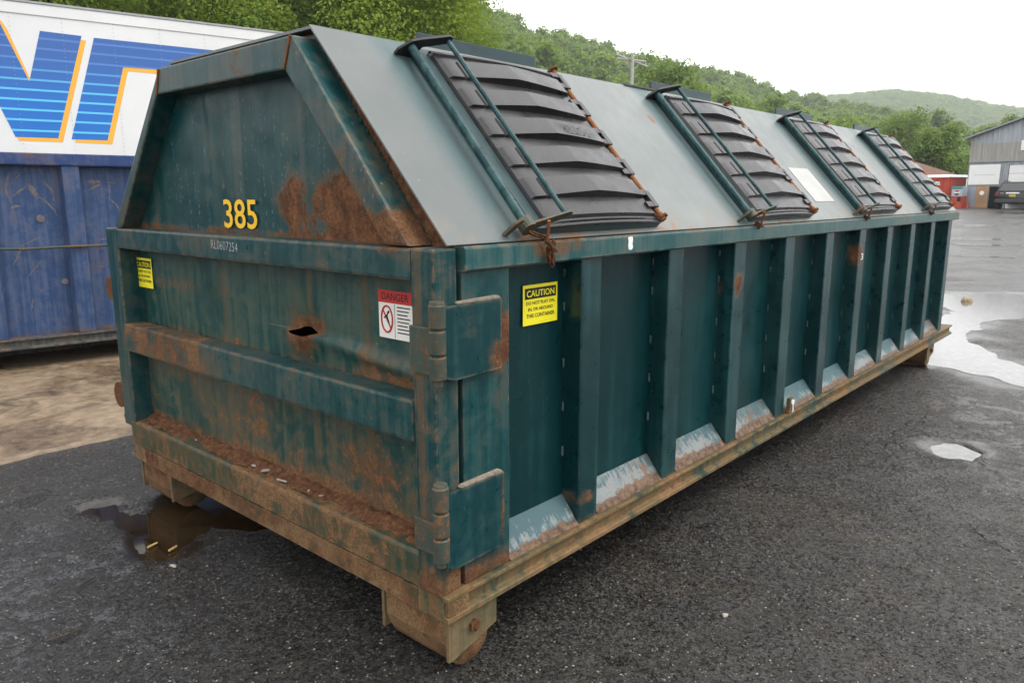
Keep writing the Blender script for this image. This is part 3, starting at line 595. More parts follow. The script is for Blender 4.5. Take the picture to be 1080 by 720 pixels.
bm = bmesh.new(); box(bm, .9, 6.9, 1.55, 1.65, .06, .225, bev=.004); fin(bm, 'long_sill', M['sill'], root)
# ---- ground rollers in their housings
def roller(x, y, sgn):
    """housing plate outside, roller drum inside; sgn +1 when the outer face looks to -y"""
    bm = bmesh.new()
    ya, yb = (y, y+.014) if sgn > 0 else (y-.014, y)
    prism(bm, [(x, .224), (x+.235, .224), (x+.235, .115), (x+.02, .062), (x, .062)], 'y', ya, yb, bev=.002)
    o = fin(bm, 'roller_housing', M['skid'], root); bm = bmesh.new()
    q = .34*sgn
    ya, yb = sorted((y+q, y+q+.014*sgn)); prism(bm, [(x, .224), (x+.235, .224), (x+.235, .115), (x+.02, .062), (x, .062)], 'y', ya, yb, bev=.002)
    fin(bm, 'roller_housing', M['skid'], root)
    bm = bmesh.new(); ga, gb = sorted((y+.014*sgn, y+.336*sgn)); prism(bm, [(x+.006, .222), (x+.012, .222), (x+.012, .120), (x+.030, .070), (x+.022, .068), (x+.006, .118)], 'y', ga+.002, gb-.002, bev=.001); fin(bm, 'roller_guard', M['band'], root)
    bm = bmesh.new(); R = .098; c = (x+.118, R)
    y0, y1 = (y+.02, y+.335) if sgn > 0 else (y-.335, y-.02)
    tube(bm, [(c[0], y0, R), (c[0], y0+.006, R), (c[0], y1-.006, R), (c[0], y1, R)], [R-.008, R, R, R-.008], 36); fin(bm, 'roller', M['band'], o, 40)
    bm = bmesh.new(); yy = y-.012*sgn
    tube(bm, [(c[0]+.0, yy, .155), (c[0], y+.02*sgn, .155)], .024, 6); tube(bm, [(c[0], yy-.006*sgn, .155), (c[0], y, .155)], .012, 10); fin(bm, 'axle_bolt', M['rust'], o)
roller(.035, -.002, 1); roller(.035, WD+.002, -1); roller(6.28, .005, 1); roller(6.28, WD-.005, -1)
# ---- roof
BR = Vector((0, 0, ZT+.004)); U = Vector((0, .67613, .73678)); N = Vector((0, -.73678, .67613))
RM = Matrix(((1, 0, 0, 0), (0, U.y, N.y, BR.y), (0, U.z, N.z, BR.z), (0, 0, 0, 1)))
SL = .984
bm = bmesh.new()
prism(bm, [(.0, 0), (0, .006), (SL, .006), (SL, 0)], 'x', .056, 6.80)
roof = fin(bm, 'roof_slope', M['roof'], root, M=RM)
yt, zt = (RM @ Vector((0, SL, .006))).yz
bm = bmesh.new()
box(bm, .065, 6.80, yt-.002, WD-yt+.002, zt-.012, zt-.002); prism(bm, [(WD, ZT), (WD, ZT+.01), (WD-yt, zt-.003), (WD-yt, zt-.012)], 'x', .07, 6.80)
fin(bm, 'roof_top', M['roof'], root)
bm = bmesh.new(); box(bm, 2.0, 2.30, yt-.01, yt+.03, zt-.003, zt+.008, bev=.002); fin(bm, 'roof_bracket', M['knuckle'], roof)
q = Vector((0, 0, 0))
bm = bmesh.new(); box(bm, 3.35, 3.69, .145, .435, .0065, .0085); fin(bm, 'white_placard', plain('scuffed white film', (.40, .40, .385), .5, .4, .12, 6), roof, M=RM)
bm = bmesh.new()
pts = [(1.03, 1.444), (1.037, 1.449), (1.062, 1.4485), (1.066, 1.438), (1.063, 1.42), (1.067, 1.405), (1.058, 1.396), (1.036, 1.398), (1.032, 1.415), (1.035, 1.43)]
prism(bm, pts, 'y', -.0212, -.0200); fin(bm, 'paint_mark', M['chalk'], root)
text('chalk_mark', '3', M['chalk'], root, (4.055, -.0008, 1.165), (1, 0, 0), (0, 0, 1), .045, .05, .0)
# ---- lids (built once, copied along the roof)
def lid(x0):
    # raised curb under the lid
    bm = bmesh.new()
    box(bm, x0+.03, x0+.86, .020, .915, .006, .040, bev=.003)
    frame = fin(bm, 'roof_lid', M['blackpaint'], root, M=RM)
    # moulded cover: height field over (x, t)
    xs = sorted(set([round(v, 4) for v in list(np.linspace(.085, .845, 39))+[.083, .090, .160, .166, .176, .182, .455]]))
    ts = [.035, .042, .050, .058]
    for k in range(5)[::-1]:
        a = .745-.150*k; ts += [a-.014, a-.006, a-.002, a+.002, a+.03, a+.060, a+.0855, a+.0885, a+.094]
    ts = sorted(set(ts+[.852, .860, .866, .872, .878, .884, .888]))
    def hh(x, t):
        crown = .014*max(0, 1-((x-.46)/.40)**2)
        h = .052+crown
        if x < .0865 or x > .842 or t < .040 or t > .886: return .040
        if t < .052 or t > .881: h -= .012
        if .863 < t < .875: h += .010
        for k in range(5):
            a = .745-.150*k
            if a-.0025 <= t <= a+.087:
                f = (t-a)/.088
                if .095 < x < .172: h += .012*(1-.1*f)
                elif .178 < x < .815:
                    pk = (x-.178)/(.455-.178) if x < .455 else 1-(x-.455)/(.83-.455)*.82
                    h += (.013+.021*max(0, pk))*(1-.18*f)
        return h
    nx_, nt_ = len(xs), len(ts)
    V = [(x0+x, t, hh(x, t)) for x in xs for t in ts]
    Fq = [(i*nt_+j, (i+1)*nt_+j, (i+1)*nt_+j+1, i*nt_+j+1) for i in range(nx_-1) for j in range(nt_-1)]
    me = npmesh('lid_cover', V, Fq); me.transform(RM); me.polygons.foreach_set('use_smooth', [True]*len(me.polygons)); me.set_sharp_from_angle(angle=math.radians(14)); link('lid_cover', me, M['plastic'], frame)
    bm = bmesh.new()                                            # rolled front lip
    n = 20
    lp = [(x0+.09+.75*i/n, .028, .032+.014*max(0, 1-((.09+.75*i/n-.46)/.40)**2)) for i in range(n+1)]
    tube(bm, lp, .009, 8); fin(bm, 'lid_lip', M['plastic'], frame, 50, M=RM)
    bm = bmesh.new(); tube(bm, [(p[0], .885, p[2]+.012) for p in lp], .011, 8); fin(bm, 'lid_lip', M['plastic'], frame, 50, M=RM)
    # hinge rod with its knuckles
    bm = bmesh.new(); tube(bm, [(x0+.865, .045, .050), (x0+.868, .922, .050)], .0115, 10); tube(bm, [(x0+.865, .022, .05), (x0+.865, .055, .05)], [.016, .016], 8); fin(bm, 'hinge_rod', M['rodrust'], frame, 50, M=RM)
    for t in (.835, .665, .490, .315, .130):
        bm = bmesh.new(); box(bm, x0+.851, x0+.882, t-.046, t+.046, .034, .067, bev=.006); box(bm, x0+.80, x0+.85, t-.045, t-.015, .045, .066, bev=.004); box(bm, x0+.80, x0+.85, t+.02, t+.05, .045, .066, bev=.004)
        fin(bm, 'hinge_knuckle', M['plastic'], frame, M=RM)
    for t, m in ((.922, 'rust'), (.035, 'rust')):
        bm = bmesh.new(); prism(bm, [(x0+.845, .006), (x0+.845, .06), (x0+.862, .078), (x0+.885, .07), (x0+.885, .006)], 'y', t-.006, t+.006, bev=.002); fin(bm, 'hinge_ear', M[m], frame, M=RM)
    # locking bar: pivot tube, thin rod, top bracket, bottom strap
    bm = bmesh.new(); tube(bm, [(x0-.022, .045, .050), (x0+.004, .912, .050)], .0165, 14); fin(bm, 'pivot_tube', M['rod'], frame, 50, M=RM)
    bm = bmesh.new(); tube(bm, [(x0+.135, .030, .108), (x0+.148, .890, .108)], .0095, 10); fin(bm, 'locking_rod', M['rod'], frame, 50, M=RM)
    bm = bmesh.new(); prism(bm, [(x0-.055, .008), (x0-.050, .035), (x0-.010, .078), (x0+.02, .090), (x0+.15, .130), (x0+.168, .125), (x0+.165, .098), (x0+.05, .060), (x0+.03, .008)], 'y', .893, .905, bev=.002)
    fin(bm, 'rod_bracket', M['black'], frame, M=RM)
    bm = bmesh.new(); prism(bm, [(x0-.045, .030), (x0-.035, .066), (x0+.0, .075), (x0+.145, .126), (x0+.165, .118), (x0+.160, .098), (x0+.02, .040)], 'y', .018, .027, bev=.002)
    tube(bm, [(x0-.022, .008, .050), (x0-.022, .05, .050)], [.030, .030], 16); fin(bm, 'rod_strap', M['knuckle'], frame, M=RM)
    bm = bmesh.new()
    pa = [Vector((x0-.105, -.010, .005)), Vector((x0-.105, -.010, .075)), Vector((x0-.055, .035, .095)), Vector((x0-.045, .04, .060))]
    prism(bm, [(x0-.11, .006), (x0-.095, .065), (x0-.075, .088), (x0-.06, .080), (x0-.07, .050), (x0-.085, .006)], 'y', .02, .032, bev=.003); fin(bm, 'rod_stop', M['knuckle'], frame, M=RM)
    bm = bmesh.new(); tube(bm, [(x0+.045, .010, .092), (x0+.052, -.004, .070), (x0+.062, -.02, .035), (x0+.065, -.03, .018)], .006, 8); fin(bm, 'lock_hasp', M['rodrust'], frame, 60, M=RM)
    # stop plate standing on the roof ridge behind the lid
    bm = bmesh.new(); box(bm, x0+.15, x0+.875, yt+.035, yt+.05, zt-.002, zt+.058, bev=.003); fin(bm, 'stop_plate', M['blackpaint'], frame)
    return frame
lid0 = lid(.432)
for k in range(1, 4):
    c = copy_tree(lid0, root); c.location.x = 1.75*k
# raised maker's mark moulded on the first lid only, read from the far side
mk = text('moulded_mark', 'TOTER', M['black'], lid0, (0, 0, 0), (-1, 0, 0), (0, -1, 0), .050, .21, .0)
mk.data.transform(RM @ Matrix.Translation((.432+.63, .512, .0905)) @ Matrix.Rotation(.06, 4, 'Y') @ Matrix.Rotation(-.08, 4, 'X')); 
# chains hanging from the lid hasps
def chain(x0, n, label, seed):
    bm = bmesh.new(); random.seed(seed)
    p = RM @ Vector((x0+.062, -.03, .03)); pts = []
    path = [p, p+Vector((.0, -.035, -.03)), Vector((x0+.075, -.034, 1.43)), Vector((x0+.080, -.034, 1.385))] if n > 12 else [p, Vector((x0+.06, -.012, 1.47)), Vector((x0+.062, -.03, 1.44))]
    def at(t):
        t *= len(path)-1; i = min(int(t), len(path)-2); return path[i].lerp(path[i+1], t-i)
    def link_(c, d, rot, s=1):
        d = d.normalized(); a = d.orthogonal().normalized(); a = Matrix.Rotation(rot, 3, d) @ a
        tube(bm, [c+d*.011*s*math.cos(k*PI/5)+a*.0065*s*math.sin(k*PI/5) for k in range(11)], .0028*s, 5, caps=False)
    for i in range(n): link_(at(i/n), at((i+1)/n)-at(i/n)+Vector((0, 0, 1e-4)), (i % 2)*PI/2+random.uniform(-.3, .3), 1)
    if n > 12:
        for i in range(12):
            c = Vector((x0+.105+.003*math.sin(i), -.032, 1.452-.007*i)); link_(c, Vector((.1, 0, -1)), (i % 2)*PI/2, 1)
        for i in range(9):
            a = RM @ Vector((x0-.02+.012*i, -.004, .05-.004*i)); link_(a, Vector((1, 0, -.4)), (i % 2)*PI/2, 1)
    o = fin(bm, 'chain', M['rust'], None, 60); tag(o, label, 'chain', 'chains hanging from the lid locks'); return o
chain(.432, 22, 'longer rusty chain over the top rail below the nearest black lid', 1)
chain(2.182, 7, 'short rusty chain below the second black lid from the number 385', 2)
chain(3.932, 9, 'short rusty chain below the third black lid, right of the white placard', 3)
chain(5.682, 8, 'short rusty chain below the farthest black lid', 4)

# ------------------------------------------------------------------ blue open-top container behind on the left
PH = -.16; P0 = Vector((.413, 6.367, 0))
M['blue'] = steel('blue container paint', paint=(.030, .060, .142), faded=(.074, .108, .200), rust=.27, fade=.5, scale=1.9, edge=.35, edgecol=(.16, .12, .10), rough=.42, chips=.35, streaks=.06, zband=(.28, .36, .15))
M['bluerail'] = steel('blue rail paint', paint=(.022, .05, .15), faded=(.06, .09, .19), rust=.36, fade=.5, scale=3, edge=.6, edgecol=(.20, .10, .05), rough=.45)
M['bluebot'] = steel('blue container base', paint=(.045, .055, .06), faded=(.12, .12, .11), rust=.38, fade=.6, scale=3, edge=.5)
bc = empty('open_top_container', P0, PH); tag(bc, 'scraped blue open-top container with vertical ribs standing on the stained slab', 'container')
bm = bmesh.new(); box(bm, -3.6, 2.3, .10, .11, .26, 1.92); bw = fin(bm, 'side_wall', M['blue'], bc)
for nm, b_ in (('end_wall', (-3.6, -3.59, .11, 2.29, .26, 1.92)), ('end_wall', (2.29, 2.30, .11, 2.29, .26, 1.92)), ('back_wall', (-3.6, 2.3, 2.29, 2.30, .26, 1.92)), ('floor_plate', (-3.6, 2.3, .11, 2.29, .25, .27))):
    bm = bmesh.new(); box(bm, *b_); fin(bm, nm, M['blue'], bc)
bm = bmesh.new(); box(bm, -3.65, 2.35, -.015, .10, 1.885, 1.995, bev=.012); fin(bm, 'top_rail', M['bluerail'], bc)
bm = bmesh.new(); box(bm, -3.65, 2.35, 2.30, 2.41, 1.885, 1.995, bev=.012); fin(bm, 'top_rail', M['bluerail'], bc)
bm = bmesh.new(); prism(bm, [(-.03, .30), (-.03, .285), (0, .28), (0, .225), (-.03, .22), (-.03, .20), (.12, .20), (.12, .30)], 'x', -3.65, 2.35, bev=.003); fin(bm, 'bottom_rail', M['bluebot'], bc)
bm = bmesh.new(); prism(bm, [(.64, .09), (.665, .0), (.805, .0), (.83, .09)], 'z', .302, 1.884, bev=.004); br0 = fin(bm, 'rib', M['blue'], bc)
for k in (-6, -5, -4, -3, -2, -1, 1, 2):
    r = br0.copy(); COL.objects.link(r); r.parent = bc; r.location.x = .725*k
pts = [(-3.5+.2*i, -.018-.006*math.sin(i*1.3), 1.135+.010*math.sin(i*.5+.6)+.004*math.sin(i*1.9)+.012*max(0, (i-17.5)/5)) for i in range(28)]
bm = bmesh.new(); tube(bm, pts, .013, 8); fin(bm, 'tarp_rod', M['knuckle'], bc, 60)
for x in (-3.0, 1.6):
    bm = bmesh.new(); tube(bm, [(x, .15, .10), (x, .5, .10)], .10, 24); fin(bm, 'roller', M['rust'], bc, 40)
for y in (.75, 1.55):
    bm = bmesh.new(); box(bm, -3.6, 2.3, y, y+.1, .02, .20); fin(bm, 'long_sill', M['bluebot'], bc)
# scars scraped through the blue paint
M['scar'] = plain('scraped bare metal', (.13, .12, .12), .7, .2, .35, 50)
bm = bmesh.new(); random.seed(5)
def scar(x, z, dx, dz, w, bend=0):
    n = 7; A = []
    for i in range(n+1):
        t = i/n; c = (x+dx*t+bend*math.sin(PI*t)+random.uniform(-.004, .004), z+dz*t+random.uniform(-.004, .004)); ww = w*(.35+math.sin(PI*t))*random.uniform(.6, 1.2)
        d = math.hypot(dx, dz); A.append(((c[0]-dz/d*ww, c[1]+dx/d*ww), (c[0]+dz/d*ww, c[1]-dx/d*ww)))
    vs = [[bm.verts.new((p[0], .0985, p[1])) for p in a] for a in A]
    for i in range(n): bm.faces.new((vs[i][0], vs[i+1][0], vs[i+1][1], vs[i][1]))
for a in ((.24, 1.55, .02, .26, .008, -.03), (.22, 1.50, .10, .02, .010), (.30, 1.75, .05, .07, .006), (.40, 1.72, .06, -.14, .016), (.52, 1.74, .06, -.18, .008, .03), (.44, 1.62, .16, -.20, .007, .03), (.26, 1.60, .12, .1, .006), (.20, .98, .10, .18, .006), (.30, .86, .14, .16, .006), (.22, 1.12, .24, .12, .004), (.88, 1.74, .12, .0, .016), (.90, 1.67, .10, .05, .012), (1.04, 1.74, .10, -.01, .004), (1.06, 1.78, .0, -.22, .004, .01), (1.06, 1.58, .08, -.13, .006, .02), (.92, 1.18, .10, .02, .005), (.9, .92, .06, .0, .006), (.30, .55, .02, .1, .005)): scar(*a)
sc2 = fin(bm, 'scrapes', M['scar'], bw); sc2['kind'] = 'stuff'
bm = bmesh.new(); tube(bm, [(.46, .09, 1.40), (.46, .1, 1.40)], .035, 12); tube(bm, [(.60, .09, .80), (.60, .1, .80)], .03, 12); so_ = fin(bm, 'plug_patches', M['scar'], bw); so_['kind'] = 'stuff'

# ------------------------------------------------------------------ white box trailer
TQ = Vector((1.0503, 10.3159, 0)); TPH = -.232
tr = empty('box_trailer', TQ, TPH); tag(tr, 'white box trailer with big blue striped letters edged in orange, parked behind the blue container', 'trailer')
M['twhite'] = plain('white trailer skin', (.66, .67, .67), .35, .5, .05, 1.5)
M['tgrey'] = plain('aluminium rail', (.30, .31, .32), .4, .5, .12, 8)
M['tblue'] = None
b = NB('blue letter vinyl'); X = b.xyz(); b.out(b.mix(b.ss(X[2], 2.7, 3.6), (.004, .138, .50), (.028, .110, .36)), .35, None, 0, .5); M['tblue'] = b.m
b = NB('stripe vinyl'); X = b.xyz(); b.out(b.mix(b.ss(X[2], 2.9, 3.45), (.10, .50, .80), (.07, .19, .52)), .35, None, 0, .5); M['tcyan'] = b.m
M['torange'] = plain('orange letter edge', (.82, .40, .045), .4, .4, .04)
TL0, TL1 = -5.2, 5.9
bm = bmesh.new(); box(bm, TL0, TL1, .004, 2.55, 1.18, 4.02); tb = fin(bm, 'trailer_body', M['twhite'], tr)
k = 0; x = TL0
while x < TL1-.1:                                             # skin panels with overlapped, riveted joints
    x1 = min(x+1.215, TL1)
    bm = bmesh.new(); box(bm, x+.002, x1-.003, 0, .005, 1.22, 4.02); fin(bm, 'skin_panel', M['twhite'], tb)
    bm = bmesh.new(); box(bm, x-.012, x+.014, -.0012, 0, 1.22, 3.93)
    st = fin(bm, 'joint_strip', M['twhite'], tb); x = x1
bm = bmesh.new()
for i in range(10):
    xr = TL0+1.215*i
    for z in np.arange(1.3, 3.95, .055):
        for q in (xr+.001, xr+.60): tube(bm, [(q, -.006, z), (q, -.0005, z)], .0055, 5)
rv = fin(bm, 'rivets', M['tgrey'], tb); rv['kind'] = 'stuff'
bm = bmesh.new(); box(bm, TL0-.02, TL1+.02, -.012, .02, 3.945, 4.085, bev=.004); fin(bm, 'upper_rail', M['twhite'], tr)
bm = bmesh.new(); box(bm, TL0-.02, TL1+.02, -.022, .05, 4.087, 4.115, bev=.004); fin(bm, 'roof_edge', M['tgrey'], tr)
bm = bmesh.new(); box(bm, TL0, TL1, .05, 2.5, 4.03, 4.10); fin(bm, 'trailer_roof', M['tgrey'], tr)
bm = bmesh.new(); box(bm, TL0, TL1, -.015, .05, 1.05, 1.215, bev=.004); fin(bm, 'lower_rail', M['tgrey'], tr)
def flat(name, poly, y, mat):
    bm = bmesh.new(); prism(bm, poly, 'y', y-.0006, y); return fin(bm, name, mat, tr)
for nm, c in (('letter_edge', [(.700, 3.90), (.80, 3.82), (.845, 3.735), (1.046, 3.11), (1.05, 3.06), (1.235, 3.69), (1.746, 3.692), (1.337, 2.328), (.828, 2.33), (.40, 3.5)]), ('letter_edge', [(1.90, 3.69), (3.5, 3.69), (3.42, 3.335), (2.233, 3.333), (1.942, 2.321), (1.485, 2.330)])):
    flat(nm, c, -.0016, M['torange'])
LET = [[(.36, 3.75), (.56, 3.75), (.80, 3.75), (1.026, 3.101), (1.212, 3.755), (1.696, 3.745), (1.286, 2.379), (.795, 2.377)], [(1.844, 3.738), (3.56, 3.735), (3.45, 3.388), (2.178, 3.388), (1.887, 2.374), (1.443, 2.372)]]
LET[0] = [(.05, 3.75), (.80, 3.75), (1.026, 3.101), (1.212, 3.755), (1.696, 3.745), (1.286, 2.379), (.795, 2.377), (.30, 3.70)]
LET[0] = [(.777, 3.795), (1.026, 3.101), (1.212, 3.755), (1.696, 3.745), (1.286, 2.379), (.795, 2.377), (.30, 3.795)]
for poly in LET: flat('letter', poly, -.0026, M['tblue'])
def clip_x(poly, z):
    xs = []
    for i in range(len(poly)):
        (x0, z0), (x1, z1) = poly[i], poly[(i+1) % len(poly)]
        if (z0 > z) != (z1 > z): xs.append(x0+(x1-x0)*(z-z0)/(z1-z0))
    return sorted(xs)
for poly in LET:
    for z in (3.66, 3.53, 3.395, 3.255, 3.125, 2.995, 2.866, 2.737, 2.605, 2.467):
        a, c = clip_x(poly, z-.013), clip_x(poly, z+.013)
        if len(a) != len(c): continue
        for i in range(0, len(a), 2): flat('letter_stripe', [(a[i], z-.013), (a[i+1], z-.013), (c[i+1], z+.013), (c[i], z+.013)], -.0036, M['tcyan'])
M['tyre'] = plain('tyre rubber', (.015, .015, .015), .8, .2)
for x in (-4.4, -3.1):
    for y in (.15, 2.1):
        bm = bmesh.new(); tube(bm, [(x, y, .5), (x, y+.03, .5), (x, y+.25, .5), (x, y+.28, .5)], [.45, .5, .5, .45], 28); w_ = fin(bm, 'wheel', M['tyre'], tr, 40)
        bm = bmesh.new(); tube(bm, [(x, y-.01, .5), (x, y+.02, .5)], .27, 20); fin(bm, 'rim', M['tgrey'], w_, 40)
for y in (.35, 2.1):
    bm = bmesh.new(); box(bm, 3.6, 3.72, y, y+.12, .05, 1.18); box(bm, 3.52, 3.8, y-.08, y+.2, 0, .05); fin(bm, 'landing_leg', M['tgrey'], tr)
bm = bmesh.new(); box(bm, TL0+.1, TL1-.2, .7, .8, .95, 1.18); box(bm, TL0+.1, TL1-.2, 1.7, 1.8, .95, 1.18); box(bm, -4.5, -3.0, .43, 2.1, .44, .56); box(bm, -4.3, -3.2, .7, 1.8, .56, .95); fin(bm, 'chassis', M['black'], tr)

# ------------------------------------------------------------------ grey warehouse at the far side of the yard
GB = .70
B0 = Vector((59.34, 10.09, GB)); BPH = 1.288-PI                # local x runs to the right along the facade, local -y... outwards is +y'
wh = empty('warehouse', B0, BPH); tag(wh, 'grey metal gabled warehouse with white roller door and blank white signboard', 'building')
def corr(name, col, rough=.6):
    b = NB(name); n = b.noise(.7, 5, .6); n2 = b.noise(1, 4, .6, vec=b.pos((6, 6, .4)))
    c = b.mix(b.lin(n2, .35, .65), tuple(k*.82 for k in col), tuple(k*1.12 for k in col)); c = b.mix(b.ss(n, .55, .75, 0, .35), c, (.20, .17, .13)); return b.out(c, rough, None, 0, .3)
M['wgrey'] = corr('grey wall sheet', (.32, .35, .385)); M['wband'] = corr('weathered tan wall sheet', (.36, .35, .315)); M['wup'] = corr('pale blue grey gable sheet', (.38, .41, .44))
M['wwhite'] = plain('white door paint', (.88, .88, .87), .5, .4, .03, 1)
M['brick'] = plain('chimney brick', (.26, .22, .17), .85, .1, .2, 2); M['wood'] = plain('plywood', (.42, .26, .145), .7, .3, .25, 1.5)
BW, BD, EH, RH = 10.4, 24.0, 4.74, 6.40                        # eave and ridge above the yard there
def gz(x): return EH+(RH-EH)*(1-abs(x-BW/2)/(BW/2))
# the facade faces local +y rotated: outward normal is -y_local after BPH; corrugations are real ridges
def ridged(name, x0, x1, z0, z1f, mat, y, pitch=.30, z0f=None):
    bm = bmesh.new(); n = int(round((x1-x0)/pitch)); 
    for i in range(n):
        a = x0+(x1-x0)*i/n; q = x0+(x1-x0)*(i+1)/n; m0, m1 = a+(q-a)*.62, a+(q-a)*.8
        P = [(a, 0), (m0, 0), (m0+.03, -.04*YS), (m1, -.04*YS), (q, 0)]
        lo = [bm.verts.new((p[0], y+p[1], z0)) for p in P]; hi = [bm.verts.new((p[0], y+p[1], z1f(p[0]))) for p in P]
        for j in range(4): bm.faces.new((lo[j], lo[j+1], hi[j+1], hi[j]))
    return fin(bm, name, mat, wh)
YS = 1                                                          # outward side: -y local? resolved below from the camera side
_out = Matrix.Rotation(BPH, 3, 'Z') @ Vector((0, 1, 0)); YS = -1 if _out.dot(CAM-B0) > 0 else 1
def Yo(d): return -YS*d                                         # distance d in front of the facade
# walls with openings: sheets left / over / right of the dark doorway and the roller door
bm = bmesh.new(); box(bm, .02, BW-.02, Yo(-.12)-.01, Yo(-.12)+.01, 0, EH-.2); fin(bm, 'doorway_shade_sheet', M['dark'], wh)  # near-black sheet standing in for the unlit interior behind the doorway
ridged('wall_sheet', 0, 1.52, 0, lambda x: 3.10, M['wgrey'], 0); ridged('wall_sheet', 1.52, 2.30, 1.44, lambda x: 3.10, M['wgrey'], 0)
ridged('wall_sheet', 2.30, 2.58, 0, lambda x: 3.10, M['wgrey'], 0); ridged('wall_sheet', 2.58, 6.4, 2.86, lambda x: 3.10, M['wgrey'], 0); ridged('wall_sheet', 6.4, BW, 0, lambda x: 3.10, M['wgrey'], 0)
ridged('upper_wall_sheet', 0, BW, 3.10, lambda x: min(4.30, gz(x)-.02), M['wband'], Yo(.03)); ridged('gable_sheet', 0, BW, 4.30, lambda x: max(4.30, gz(x)-.02), M['wup'], 0)
bm = bmesh.new(); box(bm, 0, BW, min(Yo(.02), Yo(.09)), max(Yo(.02), Yo(.09)), 3.06, 3.14); fin(bm, 'drip_flashing', M['tgrey'], wh)
for nm, b_ in (('side_wall', (0, .02, Yo(-BD), Yo(-.02))), ('side_wall', (BW-.02, BW, Yo(-BD), Yo(-.02))), ('back_wall', (.03, BW-.03, Yo(-BD), Yo(-BD+.02)))):
    bm = bmesh.new(); y0, y1 = sorted(b_[2:]); box(bm, b_[0], b_[1], y0, y1, -.3, EH); fin(bm, nm, M['wgrey'], wh)
bm = bmesh.new()
for s in (0, 1):
    a, c = (-.35, EH-.11), (BW/2, RH)
    if s: a, c = (BW+.35, EH-.11), (BW/2, RH)
    y0, y1 = sorted((Yo(.35), Yo(-BD-.2))); prism(bm, [a, c, (c[0], c[1]+.10), (a[0], a[1]+.10)], 'y', y0, y1)
fin(bm, 'roof', M['tgrey'], wh)
bm = bmesh.new(); y0, y1 = sorted((Yo(-5.2), Yo(-6.1))); box(bm, 1.35, 2.10, y0, y1, EH, 6.95); box(bm, 1.28, 2.17, y0-.06, y1+.06, 6.80, 6.98); fin(bm, 'chimney', M['brick'], wh)
bm = bmesh.new(); y0, y1 = sorted((Yo(-5.0), Yo(-5.9))); box(bm, 1.2, 1.9, y0+.1, y1+.5, 5.0, 5.5); fin(bm, 'chimney_flashing', M['wwhite'], wh)
bm = bmesh.new(); y0, y1 = sorted((Yo(.05), Yo(.09))); box(bm, .10, 2.10, y0, y1, 1.57, 2.90, bev=.01); sg = fin(bm, 'signboard', M['wwhite'], wh)
M['faint'] = plain('faint lettering', (.50, .51, .52), .6, .2)
bm = bmesh.new(); y0, y1 = sorted((Yo(.092), Yo(.09)))
for i in range(16): box(bm, .42+.088*i, .42+.088*i+.06, y0, y1, 2.20, 2.245)
fl = fin(bm, 'faint_lettering', M['faint'], sg); fl['kind'] = 'stuff'
for i in range(5):
    bm = bmesh.new(); y0, y1 = sorted((Yo(-.03), Yo(-.06))); box(bm, 2.60, 6.38, y0, y1, .57*i+.01, .57*i+.565, bev=.01); fin(bm, 'roller_door_panel', M['wwhite'], wh)
bm = bmesh.new(); y0, y1 = sorted((Yo(.05), Yo(.08))); box(bm, 3.19, 4.6, y0, y1, 3.75, 4.38); fin(bm, 'window', M['wwhite'], wh)
bm = bmesh.new(); y0, y1 = sorted((Yo(.06), Yo(.10))); box(bm, .72, 1.50, y0, y1, .02, 1.52); pw = fin(bm, 'plywood_door', M['wood'], wh)
bm = bmesh.new(); y0, y1 = sorted((Yo(.101), Yo(.106))); tube(bm, [(1.10, y0, 1.02), (1.10, y1, 1.02)], .15, 16); fin(bm, 'round_notice', M['wwhite'], pw)
bm = bmesh.new(); y0, y1 = sorted((Yo(.05), Yo(.08))); box(bm, .42, .70, y0, y1, .02, 1.50); fin(bm, 'grey_door', M['wgrey'], wh)
# drinks machine and small things beside the door
def place(lx, d, z=0): return B0+Matrix.Rotation(BPH, 3, 'Z') @ Vector((lx, Yo(d), z))
vm = empty('vending_machine', place(-.02, .8), BPH); tag(vm, 'red drinks vending machine with round logo panel at the warehouse corner', 'vending machine')
M['red'] = plain('red paint', (.50, .080, .045), .45, .4, .1, 2); M['turq'] = plain('turquoise panel', (.03, .28, .30), .4, .4); M['paleblue'] = plain('pale blue panel', (.45, .52, .60), .4, .4); M['navy'] = plain('navy print', (.02, .03, .12), .4, .4)
bm = bmesh.new(); box(bm, -.35, .35, -.33, .33, 0, .80, bev=.01); fin(bm, 'machine_body', M['red'], vm)
bm = bmesh.new(); box(bm, -.36, .36, -.33, .33, .81, 1.46, bev=.01); vh = fin(bm, 'logo_panel', M['paleblue'], vm)
f0 = Yo(.335)
bm = bmesh.new(); box(bm, -.35, .35, *sorted((f0, f0+Yo(.006))), 1.28, 1.45); fin(bm, 'logo_band', M['turq'], vh)
bm = bmesh.new(); tube(bm, [(0, f0, 1.05), (0, f0+Yo(.006), 1.05)], .20, 20); fin(bm, 'logo_disc', M['wwhite'], vh)
for nm, s, m in (('logo_top', 1, 'red'), ('logo_bottom', -1, 'navy')):
    bm = bmesh.new(); pts = [(.185*math.cos(a), 1.05+s*.185*math.sin(a)) for a in np.linspace(.25, PI-.25, 14)]; prism(bm, pts, 'y', *sorted((f0+Yo(.0065), f0+Yo(.010)))); fin(bm, nm, M[m], vh)
bm = bmesh.new(); box(bm, .05, .30, *sorted((f0, f0+Yo(.01))), .45, .75); fin(bm, 'coin_panel', M['black'], vm)
cn = empty('warning_cone', place(.50, .6), 0); tag(cn, 'small orange warning cone between the drinks machine and the plywood door', 'cone')
M['orange'] = plain('orange plastic', (.45, .09, .03), .5, .4)
bm = bmesh.new(); tube(bm, [(0, 0, .03), (0, 0, .48)], [.12, .03], 14); fin(bm, 'cone_body', M['orange'], cn, 40)
bm = bmesh.new(); box(bm, -.18, .18, -.18, .18, 0, .03); fin(bm, 'cone_base', M['orange'], cn)

